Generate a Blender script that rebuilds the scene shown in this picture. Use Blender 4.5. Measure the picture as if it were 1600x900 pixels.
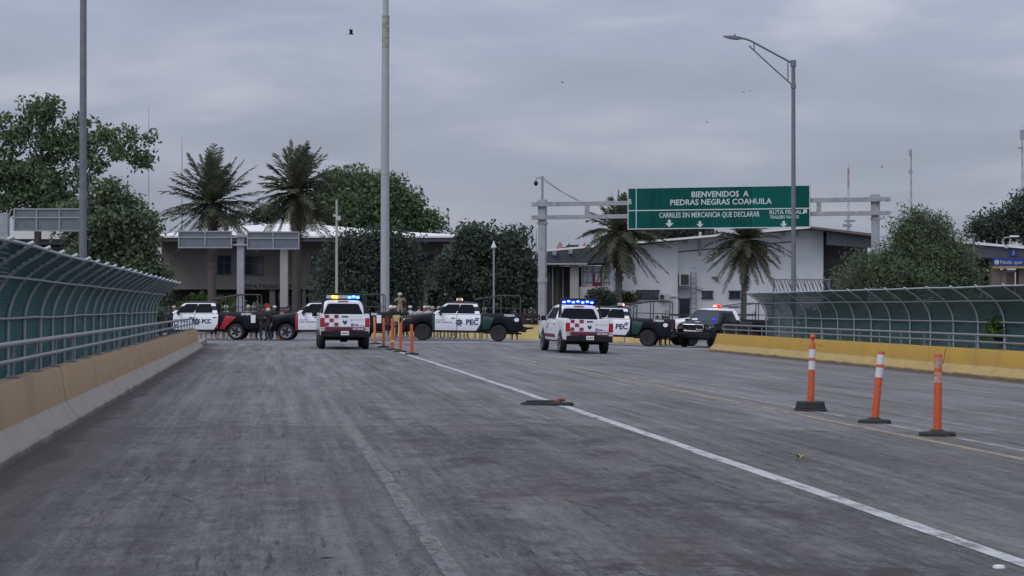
import bpy, bmesh, math, random
import numpy as np
from mathutils import Vector, Matrix, Euler

# ------------------------------------------------------------------ camera, sky, sun, exposure
sc = bpy.context.scene
for o in list(bpy.data.objects):
    bpy.data.objects.remove(o)
COL = sc.collection
F = 3300.0                      # focal length in photo pixels (1600 wide)
YAW = math.atan(375 / F)
PITCH = math.atan(30 / F)
EYE = 1.65
cam_d = bpy.data.cameras.new('camera')
cam = bpy.data.objects.new('camera', cam_d)
COL.objects.link(cam)
cam_d.sensor_width = 36.0
cam_d.lens = F / 1600 * 36
cam_d.clip_start = 0.3
cam_d.clip_end = 6000
cam.location = (0, 0, EYE)
cam.rotation_euler = (math.pi / 2 + PITCH, 0, -YAW)
sc.camera = cam

SUN_EL, SUN_AZ = math.radians(48), math.radians(238)    # azimuth clockwise from +Y
world = bpy.data.worlds.new('World')
sc.world = world
world.use_nodes = True
wn, wl = world.node_tree.nodes, world.node_tree.links
wn.clear()
def W(t, **k):
    n = wn.new(t)
    for a, b in k.items():
        setattr(n, a, b)
    return n
w_out = W('ShaderNodeOutputWorld')
w_bg = W('ShaderNodeBackground')
w_bg.inputs['Strength'].default_value = 0.1
w_sky = W('ShaderNodeTexSky', sky_type='NISHITA', sun_disc=False, sun_elevation=SUN_EL, sun_rotation=SUN_AZ)
w_co = W('ShaderNodeTexCoord')
w_map = W('ShaderNodeMapping')
w_map.inputs['Scale'].default_value = (4.0, 4.0, 16.0)
w_map.inputs['Location'].default_value = (3.1, 0.4, 1.9)
w_n1 = W('ShaderNodeTexNoise')
w_n1.inputs['Scale'].default_value = 1.6
w_n1.inputs['Detail'].default_value = 7
w_n1.inputs['Roughness'].default_value = 0.5
w_n1.inputs['Distortion'].default_value = 0.35
w_ramp = W('ShaderNodeValToRGB')
cr = w_ramp.color_ramp
cr.elements[0].position = 0.30
cr.elements[0].color = (3.05, 3.34, 4.25, 1)
cr.elements[1].position = 0.70
cr.elements[1].color = (5.5, 5.5, 6.35, 1)
e = cr.elements.new(0.5)
e.color = (3.7, 4.02, 5.1, 1)
w_sep = W('ShaderNodeSeparateXYZ')
w_zr = W('ShaderNodeMapRange')
w_zr.inputs['From Min'].default_value = 0.16
w_zr.inputs['From Max'].default_value = 0.9
w_zr.inputs['To Min'].default_value = 1.0
w_zr.inputs['To Max'].default_value = 1.75
w_hz = W('ShaderNodeMapRange')
w_hz.inputs['From Min'].default_value = 0.0
w_hz.inputs['From Max'].default_value = 0.15
w_hz.inputs['To Min'].default_value = 0.75
w_hz.inputs['To Max'].default_value = 1.12
w_m0 = W('ShaderNodeMath', operation='MULTIPLY')
w_mul = W('ShaderNodeVectorMath', operation='SCALE')
w_mix = W('ShaderNodeMixRGB')
w_mix.inputs['Fac'].default_value = 0.9
wl.new(w_co.outputs['Generated'], w_map.inputs['Vector'])
wl.new(w_map.outputs['Vector'], w_n1.inputs['Vector'])
wl.new(w_n1.outputs['Fac'], w_ramp.inputs['Fac'])
wl.new(w_co.outputs['Generated'], w_sep.inputs['Vector'])
wl.new(w_sep.outputs['Z'], w_zr.inputs['Value'])
wl.new(w_sep.outputs['Z'], w_hz.inputs['Value'])
wl.new(w_zr.outputs['Result'], w_m0.inputs[0])
wl.new(w_hz.outputs['Result'], w_m0.inputs[1])
# sky brightened behind the camera, added to put more light on upright faces
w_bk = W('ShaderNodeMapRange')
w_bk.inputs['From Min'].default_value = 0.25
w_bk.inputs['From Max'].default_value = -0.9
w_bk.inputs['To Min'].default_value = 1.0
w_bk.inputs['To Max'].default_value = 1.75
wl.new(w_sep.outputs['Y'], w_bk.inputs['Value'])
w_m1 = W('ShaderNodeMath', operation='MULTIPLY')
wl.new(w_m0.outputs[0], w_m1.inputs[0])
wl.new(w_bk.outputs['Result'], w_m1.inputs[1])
wl.new(w_ramp.outputs['Color'], w_mul.inputs[0])
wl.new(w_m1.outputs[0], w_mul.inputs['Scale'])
wl.new(w_sky.outputs['Color'], w_mix.inputs['Color1'])
wl.new(w_mul.outputs['Vector'], w_mix.inputs['Color2'])
wl.new(w_mix.outputs['Color'], w_bg.inputs['Color'])
wl.new(w_bg.outputs['Background'], w_out.inputs['Surface'])

sun_d = bpy.data.lights.new('sun', 'SUN')
sun_d.energy = 1.1
sun_d.angle = math.radians(28)
sun_d.color = (1.0, 0.97, 0.93)
sun = bpy.data.objects.new('sun', sun_d)
COL.objects.link(sun)
sdir = Vector((math.sin(SUN_AZ) * math.cos(SUN_EL), math.cos(SUN_AZ) * math.cos(SUN_EL), math.sin(SUN_EL)))
sun.rotation_euler = sdir.to_track_quat('Z', 'Y').to_euler()
sun.location = (0, 0, 60)

vs = sc.view_settings
vs.view_transform = 'Standard'
vs.look = 'None'
vs.exposure = 0.0
vs.gamma = 1.0
vs.use_curve_mapping = False

# ------------------------------------------------------------------ helpers
PI = math.pi
FWD = Vector((math.sin(YAW), math.cos(YAW), 0))
RGT = Vector((math.cos(YAW), -math.sin(YAW), 0))
def at(px, py, D):
    """world point seen at photo pixel (px, py) at depth D from the camera"""
    p = FWD * D + RGT * ((px - 800) / F * D)
    return Vector((p.x, p.y, EYE + (480 - py) / F * D))
def fall(x, y=0.0):
    """height of the carriageway: its cross fall, which starts further over on the plaza"""
    t = min(max((y - 84.0) / 15.0, 0.0), 1.0)
    t = t * t * (3 - 2 * t)
    return (1 - t) * -0.0215 * (min(max(x, 3.0), 27.0) - 3.0) + t * -0.034 * (min(max(x, 9.5), 27.0) - 9.5)
def ground(px, D):
    p = at(px, 480, D)
    return Vector((p.x, p.y, fall(p.x, p.y)))
def on_road(px, py):
    """the road point seen at photo pixel (px, py)"""
    D = 50
    for _ in range(30):
        p = at(px, py, D)
        D = F * (EYE - fall(p.x, p.y)) / (py - 480)
    p = at(px, py, D)
    return Vector((p.x, p.y, fall(p.x, p.y)))

class MB:
    def __init__(self):
        self.v, self.f, self.m = [], [], []
    def add(self, verts, faces, mi=0):
        n = len(self.v)
        self.v += [tuple(p) for p in verts]
        self.f += [tuple(i + n for i in q) for q in faces]
        self.m += [mi] * len(faces)
        return self
    def box(self, c, s, rot=None, mi=0):
        hx, hy, hz = s[0] / 2, s[1] / 2, s[2] / 2
        p = [Vector((sx * hx, sy * hy, sz * hz)) for sx in (-1, 1) for sy in (-1, 1) for sz in (-1, 1)]
        if rot is not None:
            R = rot if isinstance(rot, Matrix) else Euler(rot).to_matrix()
            p = [R @ q for q in p]
        c = Vector(c)
        return self.add([q + c for q in p], [(0, 1, 3, 2), (4, 6, 7, 5), (0, 4, 5, 1), (2, 3, 7, 6), (0, 2, 6, 4), (1, 5, 7, 3)], mi)
    def tube(self, pts, r, n=8, mi=0, closed=False):
        pts = [Vector(p) for p in pts]
        k = len(pts)
        rs = r if isinstance(r, (list, tuple)) else [r] * k
        vs_, fs = [], []
        u = None
        for i, p in enumerate(pts):
            if closed:
                t = (pts[(i + 1) % k] - pts[i - 1]).normalized()
            else:
                t = (pts[min(i + 1, k - 1)] - pts[max(i - 1, 0)]).normalized()
            if u is None:
                u = t.orthogonal().normalized()
            else:
                u = (u - t * u.dot(t))
                u = u.normalized() if u.length > 1e-6 else t.orthogonal().normalized()
            w = t.cross(u)
            for j in range(n):
                a = 2 * PI * j / n
                vs_.append(p + (u * math.cos(a) + w * math.sin(a)) * rs[i])
        for i in range(k if closed else k - 1):
            for j in range(n):
                a, b = i * n + j, i * n + (j + 1) % n
                i2 = (i + 1) % k
                fs.append((a, b, i2 * n + (j + 1) % n, i2 * n + j))
        if not closed:
            fs.append(tuple(range(n - 1, -1, -1)))
            fs.append(tuple((k - 1) * n + j for j in range(n)))
        return self.add(vs_, fs, mi)
    def lathe(self, prof, n=16, M=None, mi=0, close=False):
        M = M or Matrix()
        vs_, fs = [], []
        for r, z in prof:
            for j in range(n):
                a = 2 * PI * j / n
                vs_.append(M @ Vector((r * math.cos(a), r * math.sin(a), z)))
        k = len(prof)
        for i in range(k if close else k - 1):
            i2 = (i + 1) % k
            for j in range(n):
                fs.append((i * n + j, i * n + (j + 1) % n, i2 * n + (j + 1) % n, i2 * n + j))
        if not close:
            if prof[0][0] > 1e-4: fs.append(tuple(range(n - 1, -1, -1)))
            if prof[-1][0] > 1e-4: fs.append(tuple((k - 1) * n + j for j in range(n)))
        return self.add(vs_, fs, mi)
    def prism(self, poly, d, o=(0, 0, 0), ax=(1, 0, 0), ay=(0, 0, 1), mi=0):
        """2-D polygon in the plane (ax, ay) at o, thickened by the vector d"""
        ax, ay, o, d = Vector(ax), Vector(ay), Vector(o), Vector(d)
        a = [o + ax * x + ay * y for x, y in poly]
        n = len(a)
        fs = [tuple(range(n - 1, -1, -1)), tuple(range(n, 2 * n))]
        fs += [(i, (i + 1) % n, (i + 1) % n + n, i + n) for i in range(n)]
        return self.add(a + [p + d for p in a], fs, mi)
    def loft(self, rings, mi=0, caps=True):
        n = len(rings[0])
        vs_ = [p for r in rings for p in r]
        fs = []
        for i in range(len(rings) - 1):
            for j in range(n):
                fs.append((i * n + j, i * n + (j + 1) % n, (i + 1) * n + (j + 1) % n, (i + 1) * n + j))
        if caps:
            fs.append(tuple(range(n - 1, -1, -1)))
            fs.append(tuple((len(rings) - 1) * n + j for j in range(n)))
        return self.add(vs_, fs, mi)
    def build(self, name, mats, parent=None, smooth=None, bevel=0.0, recalc=True):
        me = bpy.data.meshes.new(name)
        me.from_pydata(self.v, [], self.f)
        if not isinstance(mats, (list, tuple)): mats = [mats]
        for m in mats: me.materials.append(m)
        if len(mats) > 1: me.polygons.foreach_set('material_index', self.m)
        if recalc:
            bm = bmesh.new(); bm.from_mesh(me)
            bmesh.ops.recalc_face_normals(bm, faces=bm.faces)
            if bevel > 0:
                ed = [e for e in bm.edges if len(e.link_faces) == 2 and e.calc_face_angle(0) > 0.6]
                bmesh.ops.bevel(bm, geom=ed, offset=bevel, segments=2, affect='EDGES', profile=0.6)
            bm.to_mesh(me); bm.free()
        if smooth is not None:
            me.polygons.foreach_set('use_smooth', [True] * len(me.polygons))
            me.set_sharp_from_angle(angle=math.radians(smooth))
        me.update()
        o = bpy.data.objects.new(name, me)
        COL.objects.link(o)
        if parent is not None: o.parent = parent
        return o

def tag(o, label=None, cat=None, group=None, kind=None):
    if label: o['label'] = label
    if cat: o['category'] = cat
    if group: o['group'] = group
    if kind: o['kind'] = kind
    return o
def thing(name, label, cat, loc=(0, 0, 0), rz=0.0, group=None):
    o = bpy.data.objects.new(name, None)
    o.empty_display_size = 0.2
    COL.objects.link(o)
    o.location = loc
    o.rotation_euler = (0, 0, rz)
    return tag(o, label, cat, group)
def dup(root, loc=None, rz=None, label=None, group=None, top=True):
    r = root.copy(); COL.objects.link(r)
    if loc is not None: r.location = loc
    if rz is not None: r.rotation_euler = (r.rotation_euler.x, r.rotation_euler.y, rz)
    if label: r['label'] = label
    if group: r['group'] = group
    for ch in list(root.children):
        c = dup(ch)
        c.parent = r
    return r

# ------------------------------------------------------------------ materials
def N(nt, t, **k):
    n = nt.nodes.new(t)
    for a, b in k.items(): setattr(n, a, b)
    return n
def mat(name, col, rough=0.6, var=0.15, scale=4.0, metal=0.0, bump=0.0, dirt=None, stretch=(1, 1, 1), spec=0.5, coat=0.0, detail=5):
    m = bpy.data.materials.new(name)
    m.use_nodes = True
    nt = m.node_tree
    b = nt.nodes['Principled BSDF']
    b.inputs['Roughness'].default_value = rough
    b.inputs['Metallic'].default_value = metal
    b.inputs['Specular IOR Level'].default_value = spec
    b.inputs['Coat Weight'].default_value = coat
    b.inputs['Coat Roughness'].default_value = 0.06
    tc = N(nt, 'ShaderNodeTexCoord')
    mp = N(nt, 'ShaderNodeMapping')
    mp.inputs['Scale'].default_value = stretch
    no = N(nt, 'ShaderNodeTexNoise')
    no.inputs['Scale'].default_value = scale
    no.inputs['Detail'].default_value = detail
    no.inputs['Roughness'].default_value = 0.6
    nt.links.new(tc.outputs['Object'], mp.inputs['Vector'])
    nt.links.new(mp.outputs['Vector'], no.inputs['Vector'])
    rp = N(nt, 'ShaderNodeValToRGB')
    rp.color_ramp.elements[0].position = 0.32
    rp.color_ramp.elements[1].position = 0.68
    rp.color_ramp.elements[0].color = tuple(c * (1 - var) for c in col) + (1,)
    rp.color_ramp.elements[1].color = tuple(min(1, c * (1 + var)) for c in col) + (1,)
    nt.links.new(no.outputs['Fac'], rp.inputs['Fac'])
    last = rp.outputs['Color']
    if dirt:
        dc, amt, ds = dirt
        n2 = N(nt, 'ShaderNodeTexNoise')
        n2.inputs['Scale'].default_value = ds
        n2.inputs['Detail'].default_value = 8
        n2.inputs['Roughness'].default_value = 0.7
        nt.links.new(mp.outputs['Vector'], n2.inputs['Vector'])
        r2 = N(nt, 'ShaderNodeValToRGB')
        r2.color_ramp.elements[0].position = 0.62 - amt * 0.25
        r2.color_ramp.elements[1].position = 0.78
        nt.links.new(n2.outputs['Fac'], r2.inputs['Fac'])
        mx = N(nt, 'ShaderNodeMixRGB')
        mx.inputs['Color2'].default_value = tuple(dc) + (1,)
        nt.links.new(r2.outputs['Color'], mx.inputs['Fac'])
        nt.links.new(last, mx.inputs['Color1'])
        last = mx.outputs['Color']
    nt.links.new(last, b.inputs['Base Color'])
    if bump:
        bp = N(nt, 'ShaderNodeBump')
        bp.inputs['Strength'].default_value = bump
        bp.inputs['Distance'].default_value = 0.02
        nt.links.new(no.outputs['Fac'], bp.inputs['Height'])
        nt.links.new(bp.outputs['Normal'], b.inputs['Normal'])
    return m
def lamp_mat(name, col, strength):
    m = mat(name, col, 0.2, 0.0)
    b = m.node_tree.nodes['Principled BSDF']
    b.inputs['Emission Color'].default_value = tuple(col) + (1,)
    b.inputs['Emission Strength'].default_value = strength
    return m

M_ = {}
M_['black_paint'] = mat('black_paint', (0.006, 0.007, 0.012), 0.42, 0.15, 3, coat=0.06, spec=0.25)
M_['white_paint'] = mat('white_paint', (0.74, 0.75, 0.78), 0.3, 0.04, 2, coat=0.4, dirt=((0.45, 0.43, 0.40), 0.1, 2.5))
M_['green_paint'] = mat('green_paint', (0.003, 0.042, 0.032), 0.35, 0.12, 3, coat=0.15)
M_['red_paint'] = mat('red_paint', (0.36, 0.015, 0.03), 0.35, 0.1, 3, coat=0.3)
M_['maroon'] = mat('maroon_paint', (0.13, 0.015, 0.035), 0.4, 0.1, 3)
M_['check_red'] = mat('check_red', (0.27, 0.025, 0.055), 0.4, 0.08, 3)
M_['black_plastic'] = mat('black_plastic', (0.009, 0.009, 0.011), 0.6, 0.2, 8, spec=0.3)
M_['cage_grey'] = mat('cage_grey', (0.045, 0.046, 0.05), 0.5, 0.1, 8)
M_['tyre'] = mat('tyre_rubber', (0.014, 0.014, 0.015), 0.85, 0.25, 20)
M_['alloy'] = mat('alloy_rim', (0.55, 0.56, 0.58), 0.35, 0.08, 8, metal=0.7)
M_['black_rim'] = mat('black_rim', (0.025, 0.025, 0.027), 0.5, 0.1, 8)
M_['chrome'] = mat('chrome', (0.7, 0.7, 0.72), 0.15, 0.03, 8, metal=0.95)
M_['glass'] = mat('tinted_glass', (0.005, 0.007, 0.011), 0.10, 0.1, 1.5, spec=0.10)
M_['windshield'] = mat('windshield_glass', (0.04, 0.05, 0.065), 0.06, 0.1, 1.5, spec=0.3)
M_['tail_red'] = mat('tail_lamp_red', (0.35, 0.008, 0.025), 0.15, 0.1, 6, coat=0.5)
M_['head_clear'] = mat('head_lamp', (0.55, 0.53, 0.48), 0.12, 0.15, 9, coat=0.6)
M_['amber_lens'] = mat('amber_lens', (0.6, 0.17, 0.05), 0.2, 0.1, 6)
M_['plate_white'] = mat('plate_white', (0.7, 0.7, 0.7), 0.5, 0.03, 8)
M_['plate_dark'] = mat('plate_dark', (0.08, 0.08, 0.10), 0.5, 0.03, 8)
M_['navy'] = mat('navy_print', (0.012, 0.018, 0.06), 0.5, 0.05, 8)
M_['blue_print'] = mat('blue_print', (0.03, 0.09, 0.32), 0.5, 0.05, 8)
M_['gray_print'] = mat('gray_print', (0.18, 0.18, 0.21), 0.5, 0.05, 8)
M_['pale_red_print'] = mat('pale_red_print', (0.5, 0.3, 0.3), 0.5, 0.05, 8)
M_['white_print'] = mat('white_print', (0.72, 0.74, 0.76), 0.5, 0.04, 8)
M_['lens_gray'] = mat('lens_gray', (0.42, 0.43, 0.46), 0.25, 0.1, 8)
M_['lit_blue'] = lamp_mat('lit_blue', (0.0, 0.02, 1.0), 1.6)
M_['lit_blue_core'] = lamp_mat('lit_blue_core', (0.25, 0.6, 1.0), 5.0)
M_['lit_cyan'] = lamp_mat('lit_cyan', (0.01, 0.16, 1.0), 2.0)
M_['lit_cyan_core'] = lamp_mat('lit_cyan_core', (0.3, 0.8, 1.0), 4.0)
M_['lit_amber'] = lamp_mat('lit_amber', (1.0, 0.42, 0.01), 1.8)
M_['lit_amber_core'] = lamp_mat('lit_amber_core', (1.0, 0.75, 0.08), 4.0)
M_['lit_red'] = lamp_mat('lit_red', (1.0, 0.02, 0.015), 1.6)
M_['lit_red_core'] = lamp_mat('lit_red_core', (1.0, 0.32, 0.12), 8.0)
M_['steel'] = mat('galvanised_steel', (0.264, 0.272, 0.288), 0.5, 0.12, 6, metal=0.3, dirt=((0.16, 0.152, 0.144), 0.1, 3))
M_['steel_dark'] = mat('weathered_steel', (0.15, 0.16, 0.18), 0.55, 0.15, 6, metal=0.3)
M_['rail'] = mat('rail_aluminium', (0.2125, 0.2253, 0.238), 0.45, 0.12, 5, metal=0.4, dirt=((0.17, 0.17, 0.17), 0.2, 2))
M_['fence_post'] = mat('fence_post_grey', (0.34, 0.375, 0.39), 0.55, 0.15, 6, metal=0.25)
M_['sign_green'] = mat('sign_green', (0.0008, 0.078, 0.0647), 0.6, 0.10, 0.6, spec=0.12)
M_['sign_white'] = mat('sign_white', (0.4675, 0.527, 0.527), 0.5, 0.05, 3)
M_['gantry'] = mat('gantry_paint', (0.2736, 0.2772, 0.2952), 0.65, 0.12, 3, dirt=((0.0864, 0.0792, 0.072), 0.35, 2.2))
M_['sign_back'] = mat('sign_back_metal', (0.136, 0.1487, 0.17), 0.45, 0.12, 2, metal=0.3)
M_['mast_paint'] = mat('mast_paint', (0.31, 0.3348, 0.341), 0.5, 0.07, 2.0, dirt=((0.2046, 0.217, 0.2232), 0.15, 0.8))
M_['rust'] = mat('rusty_paint', (0.288, 0.28, 0.256), 0.7, 0.25, 2.5, dirt=((0.12, 0.056, 0.032), 0.5, 1.6), stretch=(1, 1, 3))
M_['orange'] = mat('orange_plastic', (0.527, 0.0892, 0.0255), 0.5, 0.14, 6, dirt=((0.187, 0.0595, 0.034), 0.5, 6))
M_['orange_faded'] = mat('faded_orange_plastic', (0.58, 0.17, 0.085), 0.55, 0.12, 6)
M_['reflective'] = mat('reflective_white', (0.578, 0.5865, 0.595), 0.4, 0.08, 12, dirt=((0.2975, 0.2805, 0.272), 0.25, 14))
M_['reflective_worn'] = mat('worn_reflective', (0.42, 0.24, 0.2), 0.5, 0.4, 20, dirt=((0.55, 0.11, 0.04), 0.5, 18))
M_['rubber'] = mat('black_rubber', (0.018, 0.018, 0.019), 0.8, 0.25, 15, dirt=((0.06, 0.055, 0.05), 0.2, 10))
M_['yellow_tape'] = mat('yellow_tape', (0.85, 0.68, 0.02), 0.5, 0.05, 9)
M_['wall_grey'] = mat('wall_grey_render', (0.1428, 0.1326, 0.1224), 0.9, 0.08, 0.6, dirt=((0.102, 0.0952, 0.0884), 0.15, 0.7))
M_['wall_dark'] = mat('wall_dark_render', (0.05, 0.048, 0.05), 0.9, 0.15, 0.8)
M_['roof_white'] = mat('white_roof_coating', (0.6808, 0.6762, 0.6578), 0.8, 0.06, 0.5, dirt=((0.506, 0.4968, 0.4784), 0.15, 0.4))
M_['fascia'] = mat('dark_fascia', (0.06, 0.065, 0.075), 0.7, 0.1, 1)
M_['fascia_gray'] = mat('gray_fascia', (0.056, 0.06, 0.0704), 0.7, 0.12, 0.8)
M_['column'] = mat('column_white', (0.3666, 0.3588, 0.3354), 0.8, 0.06, 2)
M_['brick_red'] = mat('red_base_band', (0.18, 0.06, 0.045), 0.8, 0.1, 3)
M_['window_dark'] = mat('window_glass', (0.02, 0.026, 0.036), 0.08, 0.2, 1.2, spec=0.7)
M_['frame_dark'] = mat('window_frame', (0.03, 0.03, 0.033), 0.5, 0.1, 5)
M_['white_block'] = mat('white_block_wall', (0.56, 0.567, 0.575), 0.9, 0.05, 0.8, dirt=((0.3596, 0.3596, 0.3538), 0.18, 0.5), bump=0.1)
M_['white_wall'] = mat('white_wall', (0.476, 0.4725, 0.462), 0.9, 0.05, 1.0, dirt=((0.231, 0.224, 0.217), 0.15, 0.7))
M_['dark_metal'] = mat('dark_metal', (0.05, 0.05, 0.055), 0.5, 0.15, 4, metal=0.3)
M_['pink'] = mat('pink_render', (0.36, 0.22, 0.19), 0.85, 0.1, 2)
M_['brown_wall'] = mat('brown_column', (0.12, 0.095, 0.08), 0.85, 0.1, 2)
M_['sign_blue'] = mat('sign_blue', (0.008, 0.028, 0.16), 0.5, 0.06, 2)
M_['sign_yellow'] = mat('sign_yellow', (0.28, 0.19, 0.04), 0.5, 0.06, 2)
M_['ac_white'] = mat('ac_casing', (0.40, 0.40, 0.39), 0.6, 0.06, 3)
M_['dome_cream'] = mat('dome_cream', (0.40, 0.38, 0.26), 0.5, 0.06, 3)
M_['tower_red'] = mat('tower_red', (0.30, 0.11, 0.12), 0.7, 0.1, 0.5)
M_['tower_white'] = mat('tower_white', (0.42, 0.42, 0.45), 0.7, 0.1, 0.5)
M_['tower_grey'] = mat('tower_grey', (0.26, 0.28, 0.32), 0.7, 0.1, 0.5)
M_['stop_red'] = mat('stop_red', (0.34, 0.022, 0.018), 0.5, 0.08, 4)
M_['bark'] = mat('tree_bark', (0.055, 0.045, 0.037), 0.95, 0.3, 3, stretch=(1, 1, 0.25), bump=0.4)
M_['palm_bark'] = mat('palm_bark', (0.105, 0.085, 0.075), 0.95, 0.45, 5, stretch=(1, 1, 2.2), bump=0.6)
M_['skin'] = mat('skin', (0.30, 0.165, 0.11), 0.55, 0.08, 12)
M_['camo'] = mat('desert_camouflage', (0.27, 0.235, 0.17), 0.9, 0.45, 9)
M_['uniform_dark'] = mat('dark_uniform', (0.018, 0.02, 0.026), 0.9, 0.3, 8)
M_['boots'] = mat('tan_boots', (0.24, 0.17, 0.10), 0.8, 0.15, 10)
M_['boots_black'] = mat('black_boots', (0.014, 0.013, 0.013), 0.6, 0.15, 10)
M_['helmet_pale'] = mat('pale_helmet', (0.38, 0.36, 0.31), 0.7, 0.2, 10)
M_['cap_white'] = mat('white_cap', (0.55, 0.55, 0.55), 0.7, 0.08, 10)
M_['hair'] = mat('dark_hair', (0.014, 0.011, 0.01), 0.6, 0.2, 12)
M_['vest_black'] = mat('black_vest', (0.012, 0.012, 0.014), 0.8, 0.2, 9)
M_['shirt_pale'] = mat('pale_shirt', (0.42, 0.40, 0.38), 0.9, 0.1, 9)
M_['shirt_red'] = mat('red_shirt', (0.30, 0.05, 0.04), 0.9, 0.1, 9)
M_['jeans'] = mat('blue_jeans', (0.04, 0.055, 0.09), 0.9, 0.2, 9)
M_['cable'] = mat('cable_sheath', (0.06, 0.06, 0.07), 0.6, 0.1, 4)
M_['bird'] = mat('bird_feather', (0.012, 0.012, 0.014), 0.8, 0.2, 20)
M_['leaf_litter'] = mat('dry_leaf', (0.32, 0.22, 0.04), 0.8, 0.25, 30)
M_['path'] = mat('sidewalk_concrete', (0.22, 0.21, 0.19), 0.9, 0.15, 2)
M_['yellow_block'] = mat('yellow_barrier_paint', (0.50, 0.38, 0.15), 0.85, 0.12, 1.5, dirt=((0.204, 0.1615, 0.0935), 0.3, 2))

def leaf_mat(name, dark, light, scale=0.5, trans=0.25):
    m = bpy.data.materials.new(name); m.use_nodes = True
    nt = m.node_tree
    b = nt.nodes['Principled BSDF']; out = nt.nodes['Material Output']
    b.inputs['Roughness'].default_value = 0.75
    b.inputs['Specular IOR Level'].default_value = 0.1
    tc = N(nt, 'ShaderNodeTexCoord')
    no = N(nt, 'ShaderNodeTexNoise'); no.inputs['Scale'].default_value = scale; no.inputs['Detail'].default_value = 3
    n2 = N(nt, 'ShaderNodeTexWhiteNoise')
    ge = N(nt, 'ShaderNodeNewGeometry')
    nt.links.new(tc.outputs['Object'], no.inputs['Vector'])
    nt.links.new(ge.outputs['Random Per Island'], n2.inputs['Vector'])
    ad = N(nt, 'ShaderNodeMath', operation='MULTIPLY_ADD')
    nt.links.new(ge.outputs['Random Per Island'], ad.inputs[0]); ad.inputs[1].default_value = 0.5
    sb = N(nt, 'ShaderNodeMath', operation='SUBTRACT'); nt.links.new(no.outputs['Fac'], sb.inputs[0]); sb.inputs[1].default_value = 0.25
    nt.links.new(sb.outputs[0], ad.inputs[2])
    rp = N(nt, 'ShaderNodeValToRGB')
    rp.color_ramp.elements[0].position = 0.15; rp.color_ramp.elements[0].color = tuple(dark) + (1,)
    rp.color_ramp.elements[1].position = 0.85; rp.color_ramp.elements[1].color = tuple(light) + (1,)
    nt.links.new(ad.outputs[0], rp.inputs['Fac'])
    nt.links.new(rp.outputs['Color'], b.inputs['Base Color'])
    tr = N(nt, 'ShaderNodeBsdfTranslucent')
    nt.links.new(rp.outputs['Color'], tr.inputs['Color'])
    mx = N(nt, 'ShaderNodeMixShader'); mx.inputs['Fac'].default_value = trans
    nt.links.new(b.outputs[0], mx.inputs[1]); nt.links.new(tr.outputs[0], mx.inputs[2])
    nt.links.new(mx.outputs[0], out.inputs['Surface'])
    return m
M_['leaf_mid'] = leaf_mat('leaf_mid_green', (0.0633, 0.0978, 0.0552), (0.161, 0.2127, 0.1092))
M_['leaf_dark'] = leaf_mat('leaf_dark_green', (0.0416, 0.0582, 0.0468), (0.0936, 0.1165, 0.0811))
M_['leaf_fine'] = leaf_mat('leaf_fine_green', (0.0712, 0.1007, 0.0627), (0.1568, 0.19, 0.1092))
M_['leaf_bright'] = leaf_mat('leaf_bright_green', (0.04, 0.075, 0.02), (0.10, 0.15, 0.04))
M_['palm_leaf'] = leaf_mat('palm_leaf', (0.045, 0.052, 0.034), (0.135, 0.142, 0.088), 0.8)
M_['palm_dry'] = leaf_mat('palm_dry_leaf', (0.06, 0.045, 0.028), (0.11, 0.085, 0.05), 0.8)
M_['ivy'] = leaf_mat('olive_leaf', (0.05, 0.065, 0.02), (0.11, 0.12, 0.05))

def sock(nt, x):
    return x
class G_:
    """small expression helper over shader math nodes"""
    def __init__(self, nt): self.nt = nt
    def m(self, op, a, b=None, c=None, clamp=False):
        n = N(self.nt, 'ShaderNodeMath', operation=op); n.use_clamp = clamp
        for i, x in enumerate((a, b, c)):
            if x is None: continue
            if isinstance(x, (int, float)): n.inputs[i].default_value = x
            else: self.nt.links.new(x, n.inputs[i])
        return n.outputs[0]
    def noise(self, vec, scale, detail=5, rough=0.6, dist=0.0):
        n = N(self.nt, 'ShaderNodeTexNoise')
        n.inputs['Scale'].default_value = scale; n.inputs['Detail'].default_value = detail
        n.inputs['Roughness'].default_value = rough; n.inputs['Distortion'].default_value = dist
        self.nt.links.new(vec, n.inputs['Vector'])
        return n.outputs['Fac']
    def map(self, vec, scale=(1, 1, 1), loc=(0, 0, 0), rot=(0, 0, 0)):
        n = N(self.nt, 'ShaderNodeMapping')
        n.inputs['Scale'].default_value = scale; n.inputs['Location'].default_value = loc; n.inputs['Rotation'].default_value = rot
        self.nt.links.new(vec, n.inputs['Vector'])
        return n.outputs['Vector']
    def step(self, x, a, b, lo=0.0, hi=1.0):
        n = N(self.nt, 'ShaderNodeMapRange', interpolation_type='SMOOTHSTEP')
        n.inputs['From Min'].default_value = a; n.inputs['From Max'].default_value = b
        n.inputs['To Min'].default_value = lo; n.inputs['To Max'].default_value = hi
        self.nt.links.new(x, n.inputs['Value'])
        return n.outputs['Result']
    def mix(self, f, a, b, mode='MIX'):
        n = N(self.nt, 'ShaderNodeMixRGB', blend_type=mode)
        for i, x in zip(('Fac', 'Color1', 'Color2'), (f, a, b)):
            if isinstance(x, (int, float)): n.inputs[i].default_value = x
            elif isinstance(x, tuple): n.inputs[i].default_value = tuple(x) + (1,)
            else: self.nt.links.new(x, n.inputs[i])
        return n.outputs['Color']

def new_mat(name):
    m = bpy.data.materials.new(name); m.use_nodes = True
    nt = m.node_tree
    return m, nt, nt.nodes['Principled BSDF'], G_(nt)

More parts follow.
